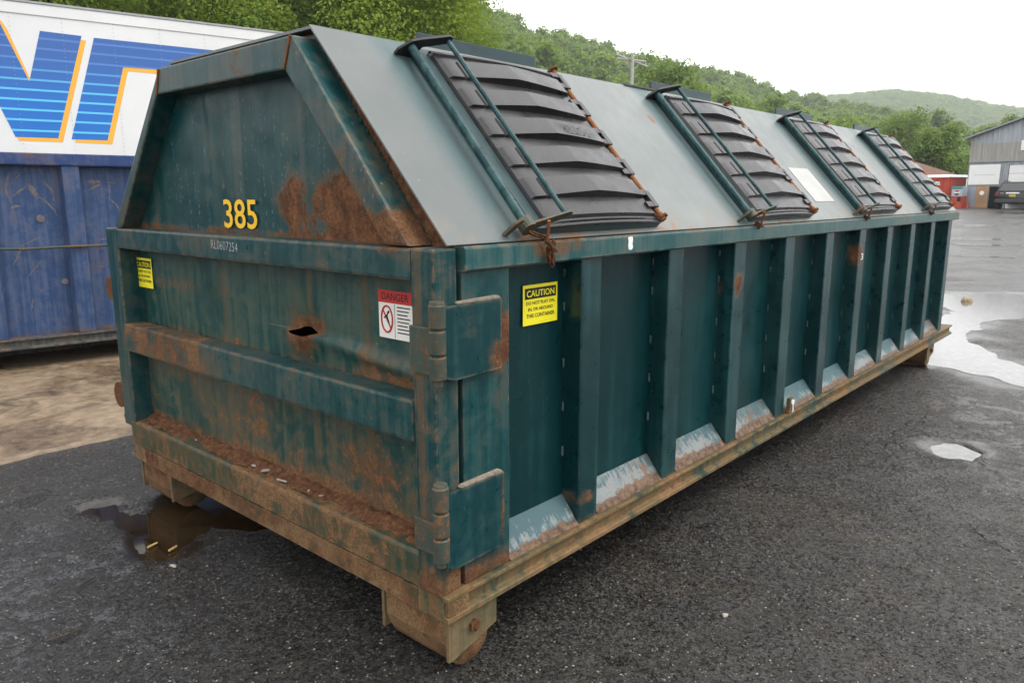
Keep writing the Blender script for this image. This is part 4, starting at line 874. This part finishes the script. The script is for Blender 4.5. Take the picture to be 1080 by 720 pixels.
# ------------------------------------------------------------------ dark SUV parked nose-in before the roller door
def suv():
    V0 = Vector((55.6, 6.78, .685)); r = empty('parked_suv', V0, .146-.20); tag(r, 'dark grey SUV seen from behind, parked before the white roller door', 'car')
    M['carpaint'] = plain('dark grey car paint', (.005, .0055, .007), .22, .6, .08, 3); M['glass'] = plain('tinted glass', (.030, .034, .038), .06, .9, .05); M['lamp'] = plain('red lamp', (.16, .010, .012), .25, .5); M['rubber'] = plain('grey bumper', (.05, .052, .056), .6, .4); M['chrome'] = plain('alloy rim', (.45, .46, .47), .3, .6)
    # x forward from the tail, y left, z up
    st = [(0, .45, .92, .86), (.04, .40, .95, .93), (.5, .36, .95, .96), (2.0, .34, .95, .96), (3.3, .34, .95, .96), (4.2, .36, .93, .93), (4.65, .45, .80, .80)]
    lo = [(0.0, .42), (.06, .36), (4.5, .36), (4.68, .55)]
    prof = [(0.02, .44), (-.02, .62), (0, .98), (.10, 1.12), (3.35, 1.10), (4.35, 1.00), (4.62, .86), (4.66, .50), (4.5, .36), (.10, .36)]
    bm = bmesh.new(); n = len(prof)
    rows = []
    for s, w in ((-1, .90), (-1, .97), (1, .97), (1, .90)):
        pass
    ys = [(-.93, .93), (-.96, 1), (.96, 1), (.93, .93)]
    R = [[bm.verts.new((2.3+(x-2.3)*(1 if abs(y) < .95 else .985), y*(1 if z > .4 else .96), z)) for x, z in prof] for y, _ in ((-.955, 1), (-.90, 1), (.90, 1), (.955, 1))]
    for a in range(3):
        for i in range(n): bm.faces.new((R[a][i], R[a][(i+1) % n], R[a+1][(i+1) % n], R[a+1][i]))
    bm.faces.new(R[0]); bm.faces.new(R[3][::-1])
    bmesh.ops.bevel(bm, geom=bm.edges[:], offset=.02, segments=2, affect='EDGES')
    fin(bm, 'car_body', M['carpaint'], r, 35)
    bm = bmesh.new()                                            # cabin: tapered box
    b0 = [(.05, 1.10), (3.40, 1.10)]; t0 = [(.42, 1.74), (2.35, 1.74)]
    A = [bm.verts.new(p) for p in ((.05, -.92, 1.09), (3.40, -.92, 1.09), (3.40, .92, 1.09), (.05, .92, 1.09))]; B = [bm.verts.new(p) for p in ((.40, -.74, 1.72), (2.40, -.74, 1.72), (2.40, .74, 1.72), (.40, .74, 1.72))]
    bm.faces.new(A[::-1]); bm.faces.new(B)
    for i in range(4): bm.faces.new((A[i], A[(i+1) % 4], B[(i+1) % 4], B[i]))
    bmesh.ops.bevel(bm, geom=bm.edges[:], offset=.05, segments=3, affect='EDGES'); fin(bm, 'cabin', M['carpaint'], r, 40)
    def pane(name, q, mat='glass', off=.012):
        bm = bmesh.new(); q = [Vector(p) for p in q]; nn = (q[1]-q[0]).cross(q[2]-q[0]).normalized()
        ctr = sum(q, Vector())/4
        if nn.dot(ctr-Vector((1.8, 0, 1.2))) < 0: nn = -nn
        a = [bm.verts.new(p+nn*off) for p in q]; b_ = [bm.verts.new(p-nn*.01) for p in q]; bm.faces.new(a)
        for i in range(4): bm.faces.new((a[i], a[(i+1) % 4], b_[(i+1) % 4], b_[i]))
        return fin(bm, name, M[mat], r)
    pane('rear_window', [(.10, -.78, 1.17), (.10, .78, 1.17), (.36, .66, 1.64), (.36, -.66, 1.64)])
    pane('windscreen', [(3.30, -.80, 1.15), (3.30, .80, 1.15), (2.50, .68, 1.64), (2.50, -.68, 1.64)])
    for s in (-1, 1):
        yb, ytp = .915*s, .775*s
        for x0, x1, xa, xb in ((.25, 1.05, .55, 1.08), (1.12, 2.0, 1.15, 1.95), (2.07, 2.95, 2.02, 2.40)):
            pane('side_window', [(x0, yb, 1.15), (x1, yb, 1.15), (xb, ytp, 1.62), (xa, ytp, 1.62)])
        bm = bmesh.new(); box(bm, -.035, .16, *sorted((.74*s, .962*s)), .84, 1.06, bev=.02); fin(bm, 'tail_light', M['lamp'], r)
        bm = bmesh.new(); box(bm, 2.72, 2.86, *sorted((.95*s, 1.14*s)), 1.10, 1.26, bev=.03); fin(bm, 'wing_mirror', M['carpaint'], r)
        bm = bmesh.new(); tube(bm, [(.6, .66*s, 1.78), (2.2, .66*s, 1.78)], .02, 8); fin(bm, 'roof_rail', M['black'], r)
        for x in (.85, 3.75):
            bm = bmesh.new(); tube(bm, [(x, .72*s, .36), (x, .75*s, .36), (x, .95*s, .36), (x, .975*s, .36)], [.33, .36, .36, .33], 26); w_ = fin(bm, 'wheel', M['tyre'], r, 40)
            bm = bmesh.new(); tube(bm, [(x, .95*s, .36), (x, .985*s, .36)], [.23, .21], 18); fin(bm, 'rim', M['chrome'], w_, 40)
    bm = bmesh.new(); box(bm, -.12, .10, -.93, .93, .42, .66, bev=.04); fin(bm, 'rear_bumper', M['rubber'], r)
    bm = bmesh.new(); box(bm, -.045, -.01, -.36, .36, .98, 1.07, bev=.01); fin(bm, 'tailgate_trim', M['wwhite'], r)
    bm = bmesh.new(); box(bm, -.045, -.012, -.18, .18, .80, .93, bev=.005); fin(bm, 'number_plate', plain('yellow plate', (.55, .42, .05), .5), r)
    bm = bmesh.new(); box(bm, -.040, -.012, .50, .66, 1.0, 1.04); fin(bm, 'badge', M['chrome'], r)
suv()
# ------------------------------------------------------------------ red container on a flat trailer, brown roofed house, white van roof
RC = Vector((60.6, 11.75, .70)); RPH = 1.30-PI
rc = empty('skip_container', RC+Vector((0, 0, .85)), RPH); tag(rc, 'red scrap container with white lettering loaded on a flatbed left of the warehouse', 'container')
bm = bmesh.new(); box(bm, -3.0, .95, -1.1, 1.1, .0, 1.25, bev=.02); fin(bm, 'container_body', M['red'], rc)
for i in range(9):
    bm = bmesh.new(); x = -2.85+.46*i; box(bm, x, x+.09, *sorted((Yo(1.1), Yo(1.19))), .06, 1.16, bev=.01); fin(bm, 'rib', M['red'], rc)
bm = bmesh.new(); box(bm, -3.05, 1.0, -1.18, 1.18, 1.17, 1.28, bev=.01); fin(bm, 'top_rail', M['red'], rc)
bm = bmesh.new()
for x, z, w_, h in ((-.55, .86, .30, .08), (-.50, .74, .42, .10), (-.05, .86, .34, .10), (.05, .74, .28, .08), (-.45, .40, .30, .08), (.05, .40, .25, .06)): box(bm, x, x+w_, *sorted((Yo(1.192), Yo(1.196))), z, z+h)
q = fin(bm, 'white_lettering', M['wwhite'], rc); q['kind'] = 'stuff'
fb = empty('flatbed_trailer', RC, RPH); tag(fb, 'dark flatbed trailer carrying the red container beside the warehouse', 'trailer')
bm = bmesh.new(); box(bm, -3.2, 1.1, -1.15, 1.15, .62, .84, bev=.01); fin(bm, 'deck', plain('old deck', (.14, .10, .07), .8, .2, .2, 2), fb)
for x in (-2.4, -1.3, .35):
    for s in (-1, 1):
        bm = bmesh.new(); tube(bm, [(x, s*.72, .36), (x, s*1.05, .36)], .36, 22); w_ = fin(bm, 'wheel', M['tyre'], fb, 40)
        bm = bmesh.new(); tube(bm, [(x, s*1.03, .36), (x, s*1.06, .36)], .2, 16); fin(bm, 'rim', M['chrome'], w_, 40)
bm = bmesh.new(); box(bm, -3.1, 1.0, -.5, .5, .42, .62); fin(bm, 'chassis', M['black'], fb)
vn = empty('white_van', (66.5, 12.9, .70), RPH); tag(vn, 'white van whose roof shows behind the red container', 'van')
prof = [(-1.6, .35), (-1.6, 2.15), (-1.3, 2.42), (1.7, 2.42), (2.2, 1.5), (2.9, 1.2), (2.95, .35)]
bm = bmesh.new(); prism(bm, prof, 'x', -.9, .9, bev=.06); fin(bm, 'van_body', M['wwhite'], vn, 40)
bm = bmesh.new(); box(bm, -.7, .7, *((1.85, 2.05)), 1.55, 2.1); fin(bm, 'windscreen', M['glass'], vn)
for y in (-.9, 2.1):
    for s in (-1, 1):
        bm = bmesh.new(); tube(bm, [(s*.68, y, .34), (s*.92, y, .34)], .34, 20); fin(bm, 'wheel', M['tyre'], vn, 40)
hs = empty('brown_roof_house', (74.0, 17.3, .70), RPH); tag(hs, 'low house with a brown hipped roof half hidden behind the last black lid', 'house')
M['hroof'] = plain('brown shingle roof', (.135, .070, .050), .85, .2, .15, 1.5); M['hwall'] = plain('house wall', (.12, .09, .075), .8, .2, .15, 1)
bm = bmesh.new(); box(bm, -6, 2.6, -3.6, 3.6, -.5, 2.35); fin(bm, 'wall', M['hwall'], hs)
bm = bmesh.new(); A = [bm.verts.new(p) for p in ((-6.4, -4, 2.3), (3.0, -4, 2.3), (3.0, 4, 2.3), (-6.4, 4, 2.3))]; B = [bm.verts.new((-3.5, 0, 4.15)), bm.verts.new((-.9, 0, 4.15))]
for f in ((A[0], A[1], B[1], B[0]), (A[2], A[3], B[0], B[1]), (A[1], A[2], B[1]), (A[3], A[0], B[0]), A[::-1]): bm.faces.new(f)
fin(bm, 'roof', M['hroof'], hs)
for x in (-1.5, .8):
    bm = bmesh.new(); box(bm, x, x+.9, *sorted((Yo(3.6), Yo(3.64))), .9, 1.9); fin(bm, 'window', M['glass'], hs)
# ------------------------------------------------------------------ utility pole
M['pole'] = plain('grey weathered pole', (.40, .38, .35), .85, .1, .15, 6); M['insul'] = plain('pale insulator', (.45, .46, .46), .4, .5)
px, py = 53.9, 34.2; pz = float(far_rise(px, py))
up_ = empty('utility_pole', (px, py, pz), .73+PI/2+.15); tag(up_, 'grey utility pole with crossarms standing before the wooded hill', 'pole')
bm = bmesh.new(); tube(bm, [(0, 0, -.5), (0, 0, 12.35)], [.19, .13], 12); fin(bm, 'pole', M['pole'], up_, 50)
for a, z0, z1 in ((-1.35, 11.35, 12.25), (-1.2, 11.75, 11.95)):
    bm = bmesh.new(); tube(bm, [(a, -.16, z0), (-a, -.16, z1)], .075, 6); fin(bm, 'crossarm', M['pole'], up_)
bm = bmesh.new(); tube(bm, [(-.7, -.16, 11.6), (0, -.14, 10.9)], .03, 6); fin(bm, 'brace', M['pole'], up_)
bm = bmesh.new(); tube(bm, [(.7, -.16, 11.9), (0, -.14, 10.9)], .03, 6); fin(bm, 'brace', M['pole'], up_)
for x in (-1.2, -.7, .7, 1.2):
    bm = bmesh.new(); z = 11.85+.33*x; tube(bm, [(x, -.16, z), (x, -.16, z+.22)], [.05, .035], 8); fin(bm, 'insulator', M['insul'], up_)
for x, z in ((-1.0, 8.3), (1.5, 9.2), (2.6, 9.4)):
    bm = bmesh.new(); tube(bm, [(x*.4, -.25, z), (x*.4, -.25, z+.55)], .14, 12); fin(bm, 'transformer', M['insul'], up_, 40)

# ------------------------------------------------------------------ hills
RIDGE = [(-.2, 230, 10), (.069, 230, 18.7), (.137, 230, 20.5), (.176, 240, 22.2), (.231, 280, 27.8), (.261, 330, 36.1), (.314, 400, 45.3), (.354, 410, 51.1), (.409, 390, 53.4), (.449, 370, 55.8), (.523, 340, 57.2), (.588, 320, 58.4), (.631, 300, 61.2), (.676, 280, 59.3), (.713, 260, 59.0), (.739, 250, 58.4), (.803, 230, 58.9), (1.025, 190, 54.3), (1.382, 150, 44), (1.9, 150, 44)]
ra = np.array(RIDGE); TREEH = 9.5
TOE = np.array([(-.2, 105), (.14, 105), (.25, 100), (.4, 90), (.6, 80), (.8, 50), (1.1, 36), (1.4, 30), (1.9, 30)])
def hill_z(a, d):
    D_ = np.interp(a, ra[:, 0], ra[:, 1]); Z_ = np.interp(a, ra[:, 0], ra[:, 2])-TREEH; T_ = np.interp(a, TOE[:, 0], TOE[:, 1])
    t = np.clip((d-T_)/(D_-T_), 0, 1); s = t*(.55+.45*t)
    z = .70+(Z_-.7)*s+2.2*vnoise(a*14, d/26., 1, 4)*np.clip(t*4, 0, 1)*np.clip((1.02-t)*6, 0, 1)
    return z-np.clip(d-D_, 0, 400)*.10
FARR = np.array([(-.2, 60), (.069, 76), (.128, 85.4), (.177, 94.7), (.224, 107.4), (.27, 115.6), (.305, 114.7), (.326, 113.5), (.358, 112), (.45, 104), (.6, 96), (.8, 90), (1.9, 90)])
def far_z(a, d):
    t = np.clip((d-560)/440, 0, 1); return (np.interp(a, FARR[:, 0], FARR[:, 1])-7)*t*t*(3-2*t)-2-np.clip(d-1000, 0, 500)*.08
def polar(name, zf, d0f, d1f, na, nd, mat):
    A = np.linspace(-.15, 1.75, na); Tn = np.linspace(0, 1, nd); AA, TT = np.meshgrid(A, Tn, indexing='ij'); Dd = d0f(AA)*(1-TT)+d1f(AA)*TT
    Z = zf(AA, Dd); V = np.stack([-1.53+np.cos(AA)*Dd, -1.675+np.sin(AA)*Dd, Z], -1).reshape(-1, 3); ii = np.arange(na*nd).reshape(na, nd)
    o = link(name, npmesh(name, V, np.stack([ii[:-1, :-1], ii[:-1, 1:], ii[1:, 1:], ii[1:, :-1]], -1).reshape(-1, 4)), mat); o['kind'] = 'structure'; return o
M['hill'] = plain('forest floor', (.035, .065, .016), .95, .1, .5, .25)
polar('hill', hill_z, lambda a: np.interp(a, TOE[:, 0], TOE[:, 1])-1, lambda a: np.interp(a, ra[:, 0], ra[:, 1])+60, 160, 40, M['hill'])
polar('far_hill', far_z, lambda a: a*0+560, lambda a: a*0+1120, 80, 24, M['hill'])
# ------------------------------------------------------------------ trees
def b_leaf(name, a, c, tr_=.35):
    b = NB(name); oi = b.new("ShaderNodeObjectInfo"); n = b.noise(.55, 3, .6); n2 = b.noise(3.5, 2, .6)
    at = b.new("ShaderNodeAttribute"); at.attribute_name = 'tint'
    f = b.math('ADD', b.math('MULTIPLY', at.outputs['Fac'], .55), b.math('MULTIPLY', oi.outputs['Random'], .45))
    f = b.math('ADD', f, b.math('MULTIPLY', b.math('SUBTRACT', n2, .5), .5))
    col = b.mix(b.lin(f, .1, .9), a, c); hs_ = b.mix(b.math('MULTIPLY', b.ss(n, .5, .7), .3), col, tuple(k*j for k, j in zip(c, (1.5, 1.05, .8))))
    b.out(hs_, .5, None, 0, .3); t = b.new("ShaderNodeBsdfTranslucent"); b.put(t.inputs[0], b.mix(.5, hs_, (.16, .22, .03)))
    m = b.new("ShaderNodeMixShader"); m.inputs[0].default_value = tr_; b.l.new(b.b.outputs[0], m.inputs[1]); b.l.new(t.outputs[0], m.inputs[2]); b.l.new(m.outputs[0], b.n["Material Output"].inputs[0]); return b.m
M['leafA'] = b_leaf('bright leaves', (.085, .165, .012), (.27, .39, .038), .50); M['leafB'] = b_leaf('mid leaves', (.075, .155, .016), (.21, .33, .038), .47); M['leafF'] = b_leaf('far leaves', (.08, .165, .020), (.22, .34, .044), .45)
M['bark'] = plain('bark', (.075, .062, .05), .9, .1, .3, 8)
def crown(seed, H, Rx, n, leaf, nl=14, base=.30, spread=1.0):
    """leaf quads gathered in clumps spread through the crown"""
    g = np.random.default_rng(seed); cl = []
    while len(cl) < nl:
        p = g.uniform(-1, 1, 3)
        if (p**2).sum() > 1: continue
        w = .62+.38*math.cos(p[2]*1.2); cl.append((p[0]*Rx*.72*w, p[1]*Rx*.72*w, H*(base+(1-base)*(.5+.46*p[2])), g.uniform(.24, .42)*Rx, g.uniform(0, 1)))
    cl = np.array(cl); k = g.integers(0, nl, n); d = g.normal(size=(n, 3)); d /= np.linalg.norm(d, axis=1)[:, None]
    r = cl[k, 3]*(g.uniform(.25, 1.12, n)**.6); c = cl[k, :3]+d*r[:, None]*np.array([1, 1, .78]); c += g.normal(size=(n, 3))*leaf*.6
    nrm = d*.7+g.normal(size=(n, 3))*.55+np.array([0, 0, .45]); nrm /= np.linalg.norm(nrm, axis=1)[:, None]
    a = np.cross(nrm, g.normal(size=(n, 3))); a /= np.linalg.norm(a, axis=1)[:, None]; b_ = np.cross(nrm, a)
    s = leaf*g.uniform(.6, 1.35, n)[:, None]; fold = nrm*s*.22
    V = np.stack([c-a*s*.62, c-b_*s*.36+fold, c+a*s*.62, c+b_*s*.36+fold], 1).reshape(-1, 3)
    tint = np.repeat(np.clip(cl[k, 4]*.7+g.uniform(0, .3, n), 0, 1), 4)
    me = npmesh('crown', V, np.arange(4*n).reshape(n, 4)); at = me.attributes.new('tint', 'FLOAT', 'POINT'); at.data.foreach_set('value', tint.astype(np.float32)); return me, cl
def trunk_mesh(H, cl, seed, r=.22):
    g = random.Random(seed); bm = bmesh.new(); top = H*.72
    pts = [(g.uniform(-.15, .15)*t*2, g.uniform(-.15, .15)*t*2, -1.5+(top+1.5)*t) for t in (0, .2, .4, .6, .8, 1)]; tube(bm, pts, [r*1.15, r, r*.85, r*.68, r*.45, r*.2], 9)
    for c in cl[:9]:
        z = max(H*.2, min(top*.9, c[2]-.25*H)); i = max(0, min(4, int((z+1.5)/(top+1.5)*5))); p = Vector(pts[i]); p.z = z; e = Vector(c[:3])
        tube(bm, [p, p.lerp(e, .5)+Vector((0, 0, .25)), e], [r*.42, r*.26, r*.08], 6)
    bmesh.ops.recalc_face_normals(bm, faces=bm.faces); me = bpy.data.meshes.new('trunk'); bm.to_mesh(me); bm.free(); return me
near = []
for i, (H, Rx, n, lf, mt) in enumerate([(13.5, 4.4, 46000, .135, 'leafA'), (15.5, 4.8, 48000, .14, 'leafB'), (12.5, 4.0, 42000, .13, 'leafA')]):
    me, cl = crown(100+i, H, Rx, int(n*.8), lf, 34, .16); me.materials.append(M[mt]); tm = trunk_mesh(H, cl, i); tm.materials.append(M['bark']); near.append((me, tm))
random.seed(21)
def near_tree(x, y, z, k, s, label, group=None):
    t = empty('deciduous_tree', (x, y, z), random.uniform(0, 6.28)); t.scale = (s, s, s*random.uniform(.94, 1.08)); tag(t, label, 'tree', group)
    for nm, me in zip(('crown', 'trunk'), near[k]): o = bpy.data.objects.new(nm, me); COL.objects.link(o); o.parent = t
nt_i = 0
for row, (dd, da) in enumerate(((33, .135), (41, .115), (52, .10))):
    a = (.87, .83, .79)[row]
    while a < 1.52:
        d = dd*random.uniform(.93, 1.1)*(1+.5*max(0, .85-a)); x, y = -1.53+d*math.cos(a), -1.675+d*math.sin(a)
        near_tree(x, y, float(hill_z(np.array(a), np.array(d)))-.2, nt_i % 3, random.uniform(.82, 1.12), 'bright green leafy tree in the dense row rising behind the white trailer', 'leafy trees in the row behind the white trailer'); nt_i += 1
        a += da*random.uniform(.75, 1.2)
# far trees: one light mesh each
fars = []
for i, (H, Rx, lf) in enumerate([(10.5, 4.3, .85), (9.0, 3.9, .8), (12.5, 3.6, .75), (11, 4.8, .9)]):
    me, cl = crown(200+i, H, Rx, 1100, lf, 14, .18); tm = trunk_mesh(H, cl, 40+i, .2)
    bm = bmesh.new(); bm.from_mesh(me); n0 = len(bm.faces); bm.from_mesh(tm); bm.faces.ensure_lookup_table()
    for f in bm.faces[n0:]: f.material_index = 1
    bm.to_mesh(me); bm.free(); me.materials.append(M['leafF']); me.materials.append(M['bark']); fars.append(me)
mids = []
for i, (H, Rx) in enumerate([(16.5, 5.6), (12, 4.6)]):
    me, cl = crown(300+i, H, Rx, 8000, .42, 30, .14); me.materials.append(M['leafB']); tm = trunk_mesh(H, cl, 60+i, .26); tm.materials.append(M['bark']); near.append((me, tm))
near_tree(80.2, 46.8, 1.0, 3, 1.04, 'tall broad green tree right of the utility pole, higher than its neighbours')
near_tree(82.6, 42.6, 1.0, 4, 1.0, 'lower round tree right of the tall broad tree by the utility pole')
near_tree(110.5, 27.5, 1.0, 3, .74, 'pale green pointed tree above the third and fourth black lids')
near_tree(86.0, 18.0, .9, 4, .66, 'small bright shrubby tree behind the brown roof')
cand = []
g = np.random.default_rng(77)
for _ in range(60000):
    a = g.uniform(-.02, 1.52); d = 60+540*math.sqrt(g.uniform(0, 1)); D_ = np.interp(a, ra[:, 0], ra[:, 1]); T_ = np.interp(a, TOE[:, 0], TOE[:, 1])
    if d > D_+6 or d < T_+6 or (a > .70 and d < 66): continue
    cand.append((a, d))
cell = {}; keep = []
for a, d in cand:
    x, y = d*math.cos(a), d*math.sin(a); R = 5.0+d*.004; kx, ky = int(x//R), int(y//R); ok = True
    for i in (-1, 0, 1):
        for j in (-1, 0, 1):
            for q in cell.get((kx+i, ky+j), ()):
                if (q[0]-x)**2+(q[1]-y)**2 < R*R: ok = False
    if ok: cell.setdefault((kx, ky), []).append((x, y)); keep.append((a, d))
keep.sort(key=lambda q: q[1]); rest = []
vis = [q for q in keep if .09 < q[0] < .80]; sel = set(vis[:300])
for a, d in keep:
    x, y, z = -1.53+d*math.cos(a), -1.675+d*math.sin(a), float(hill_z(np.array(a), np.array(d)))-.6; s = random.uniform(.78, 1.2)*float(np.interp(a, [.2, .5], [.68, 1]))
    if (a, d) in sel:
        o = bpy.data.objects.new('deciduous_tree', fars[random.randrange(4)]); COL.objects.link(o); o.location = (x, y, z); o.rotation_euler.z = random.uniform(0, 6.28); o.scale = (s, s, s*random.uniform(.85, 1.15))
        tag(o, 'round crowned green tree in the forest covering the hillside', 'tree', 'forest trees on the hillside')
    else: rest.append((x, y, z, s))
for _ in range(9000):
    a = g.uniform(-.02, .62); d = 640+380*g.uniform(0, 1)
    rest.append((-1.53+d*math.cos(a), -1.675+d*math.sin(a), float(far_z(np.array(a), np.array(d)))-.5, random.uniform(.85, 1.3)))
# remaining forest: one object, leaf crowns instanced on points by geometry nodes
src = bpy.data.objects.new('forest_canopy_crown', fars[0].copy())
me = bpy.data.meshes.new('forest_canopy'); me.from_pydata([r_[:3] for r_ in rest], [], [])
sa = me.attributes.new('scl', 'FLOAT', 'POINT'); sa.data.foreach_set('value', np.array([r_[3] for r_ in rest], np.float32))
rt = me.attributes.new('rot', 'FLOAT_VECTOR', 'POINT'); rt.data.foreach_set('vector', np.array([(0, 0, random.uniform(0, 6.28)) for _ in rest], np.float32).ravel())
fo = link('forest_canopy', me, None); fo['kind'] = 'stuff'; fo['label'] = 'dense green forest covering the far hills'
ng = bpy.data.node_groups.new('forest_points', 'GeometryNodeTree'); ng.interface.new_socket('Geometry', in_out='INPUT', socket_type='NodeSocketGeometry'); ng.interface.new_socket('Geometry', in_out='OUTPUT', socket_type='NodeSocketGeometry')
gi = ng.nodes.new('NodeGroupInput'); gout = ng.nodes.new('NodeGroupOutput'); ip = ng.nodes.new('GeometryNodeInstanceOnPoints'); oi = ng.nodes.new('GeometryNodeObjectInfo')
first_far = next(o for o in COL.objects if o.data is fars[0]); oi.inputs['Object'].default_value = first_far; oi.inputs['As Instance'].default_value = True
ns = ng.nodes.new('GeometryNodeInputNamedAttribute'); ns.data_type = 'FLOAT'; ns.inputs['Name'].default_value = 'scl'
nr = ng.nodes.new('GeometryNodeInputNamedAttribute'); nr.data_type = 'FLOAT_VECTOR'; nr.inputs['Name'].default_value = 'rot'
ng.links.new(gi.outputs[0], ip.inputs['Points']); ng.links.new(oi.outputs['Geometry'], ip.inputs['Instance']); ng.links.new(ns.outputs[0], ip.inputs['Scale']); ng.links.new(nr.outputs[0], ip.inputs['Rotation']); ng.links.new(ip.outputs[0], gout.inputs[0])
md = fo.modifiers.new('forest', 'NODES'); md.node_group = ng
bpy.data.objects.remove(src)

# ------------------------------------------------------------------ small things lying about
M['stone'] = plain('loose stone', (.22, .20, .17), .8, .2, .3, 30); M['stick'] = plain('dark twig', (.05, .04, .03), .8, .2, .3, 40); M['chip'] = plain('yellow wood chip', (.62, .43, .17), .7, .2, .2, 40)
def rock(name, x, y, r, mat, seed, sq=(1, 1, .7), z=None):
    bm = bmesh.new(); bmesh.ops.create_icosphere(bm, subdivisions=2, radius=1); g = random.Random(seed)
    for v in bm.verts: v.co *= 1+.22*math.sin(v.co.x*3+seed)*math.cos(v.co.y*2.5+seed)+g.uniform(-.05, .05); v.co = Vector((v.co.x*r*sq[0], v.co.y*r*sq[1], v.co.z*r*sq[2]))
    o = fin(bm, name, mat); z0 = float(ground_h(np.array([x]), np.array([y]))[0]); o.location = (x, y, z0+r*sq[2]*.7); o.rotation_euler.z = seed; return o
bk = rock('broken_block', 11.75, .72, .10, plain('tan block', (.27, .21, .13), .8, .2, .2, 20), 3, (1.1, .8, .75)); tag(bk, 'tan broken block lying in the large bright puddle', 'rock')
tag(rock('stone', 1.02, -.52, .012, M['debris'], 5), 'whitish pebble on the asphalt near the bottom edge of the picture, right of the roller', 'pebble')
tag(rock('stone', -.22, 1.50, .012, M['debris'], 8, (1.8, .8, .4)), 'white scrap in front of the brown puddle', 'scrap')
def stick(pts, r, label, mat):
    bm = bmesh.new(); tube(bm, pts, r, 6); o = fin(bm, 'twig', mat, None, 60); tag(o, label, 'twig')
stick([(-.795, 1.27, .006), (-.745, 1.25, .009), (-.665, 1.26, .006)], [.004, .0055, .003], 'thin dark twig on wet asphalt at the lower left', M['stick'])
stick([(-.58, 1.60, .006), (-.53, 1.62, .008), (-.49, 1.645, .006)], [.003, .004, .002], 'shorter dark twig above the thin twig at the lower left', M['stick'])
stick([(-.215, 1.775, -.004), (-.165, 1.79, -.004)], [.006, .005], 'yellow wood chip at the edge of the brown puddle, the left one', M['chip'])
stick([(-.165, 1.665, -.003), (-.12, 1.685, -.003)], [.006, .005], 'yellow wood chip nearer the front of the brown puddle, the right one', M['chip'])
stick([(.03, 1.01, .458), (.035, .95, .462)], [.005, .004], 'white scrap lying in the rust on the door sill', M['debris'])
for i, (y, s) in enumerate(((1.22, .010), (1.13, .012), (.80, .007), (1.75, .006), (.72, .006))):
    o = rock('paper_scrap', .045, y, s, M['debris'], i, (.8, 1.8, .5)); o.location.z = .462; tag(o, 'small pale scrap among the rust flakes on the door sill', 'scrap', 'pale scraps on the door sill')
# loose gravel over the wet asphalt
n = 2600; bm = bmesh.new(); g2 = np.random.default_rng(4); V = []; Fs = []
base = np.array([(1, 0, 0), (-1, 0, 0), (0, 1, 0), (0, -1, 0), (0, 0, 1), (0, 0, -1)], float); tf = [(0, 2, 4), (2, 1, 4), (1, 3, 4), (3, 0, 4), (2, 0, 5), (1, 2, 5), (3, 1, 5), (0, 3, 5)]
bm.free()
xs = np.concatenate([g2.uniform(-1.1, 1.6, 1300), g2.uniform(.5, 5, 1300)]); ys = np.concatenate([g2.uniform(-1.2, 2.6, 1300), g2.uniform(-1.9, .3, 1300)])
ok = np.ones(n, bool)
for poly, _ in PUD.values(): ok &= sdpoly(xs, ys, poly) < -.02
xs, ys = xs[ok], ys[ok]; zz = ground_h(xs, ys); sz = .0022+.0035*g2.random(len(xs))**3
for x, y, z, s in zip(xs, ys, zz, sz):
    k = len(V); j = base*s*g2.uniform(.6, 1.3, (6, 1)); th = g2.uniform(0, 6.28); c_, s_ = math.cos(th), math.sin(th)
    for p in j: V.append((x+c_*p[0]-s_*p[1], y+s_*p[0]+c_*p[1], z+p[2]*.7+s*.3))
    Fs += [tuple(k+i for i in t) for t in tf]
b = NB('mixed gravel'); b.out(b.ramp(b.noise(60, 2, .6), [(.35, (.04, .035, .03)), (.5, (.12, .10, .085)), (.62, (.30, .28, .25))]), .7, None, 0, .3)
gv = link('gravel', npmesh('gravel', V, Fs), b.m); gv['kind'] = 'stuff'

# ------------------------------------------------------------------ thin summer haze over the valley
hz = NB('haze air'); vol = hz.new("ShaderNodeVolumePrincipled"); vol.inputs['Color'].default_value = (.92, .95, 1, 1); vol.inputs['Density'].default_value = .00042; vol.inputs['Anisotropy'].default_value = .0
hz.n.remove(hz.b); hz.l.new(vol.outputs[0], hz.n["Material Output"].inputs['Volume'])
bm = bmesh.new(); box(bm, -1500, 1500, -1500, 1500, -3, 150); ho = fin(bm, 'haze', hz.m); ho['kind'] = 'stuff'
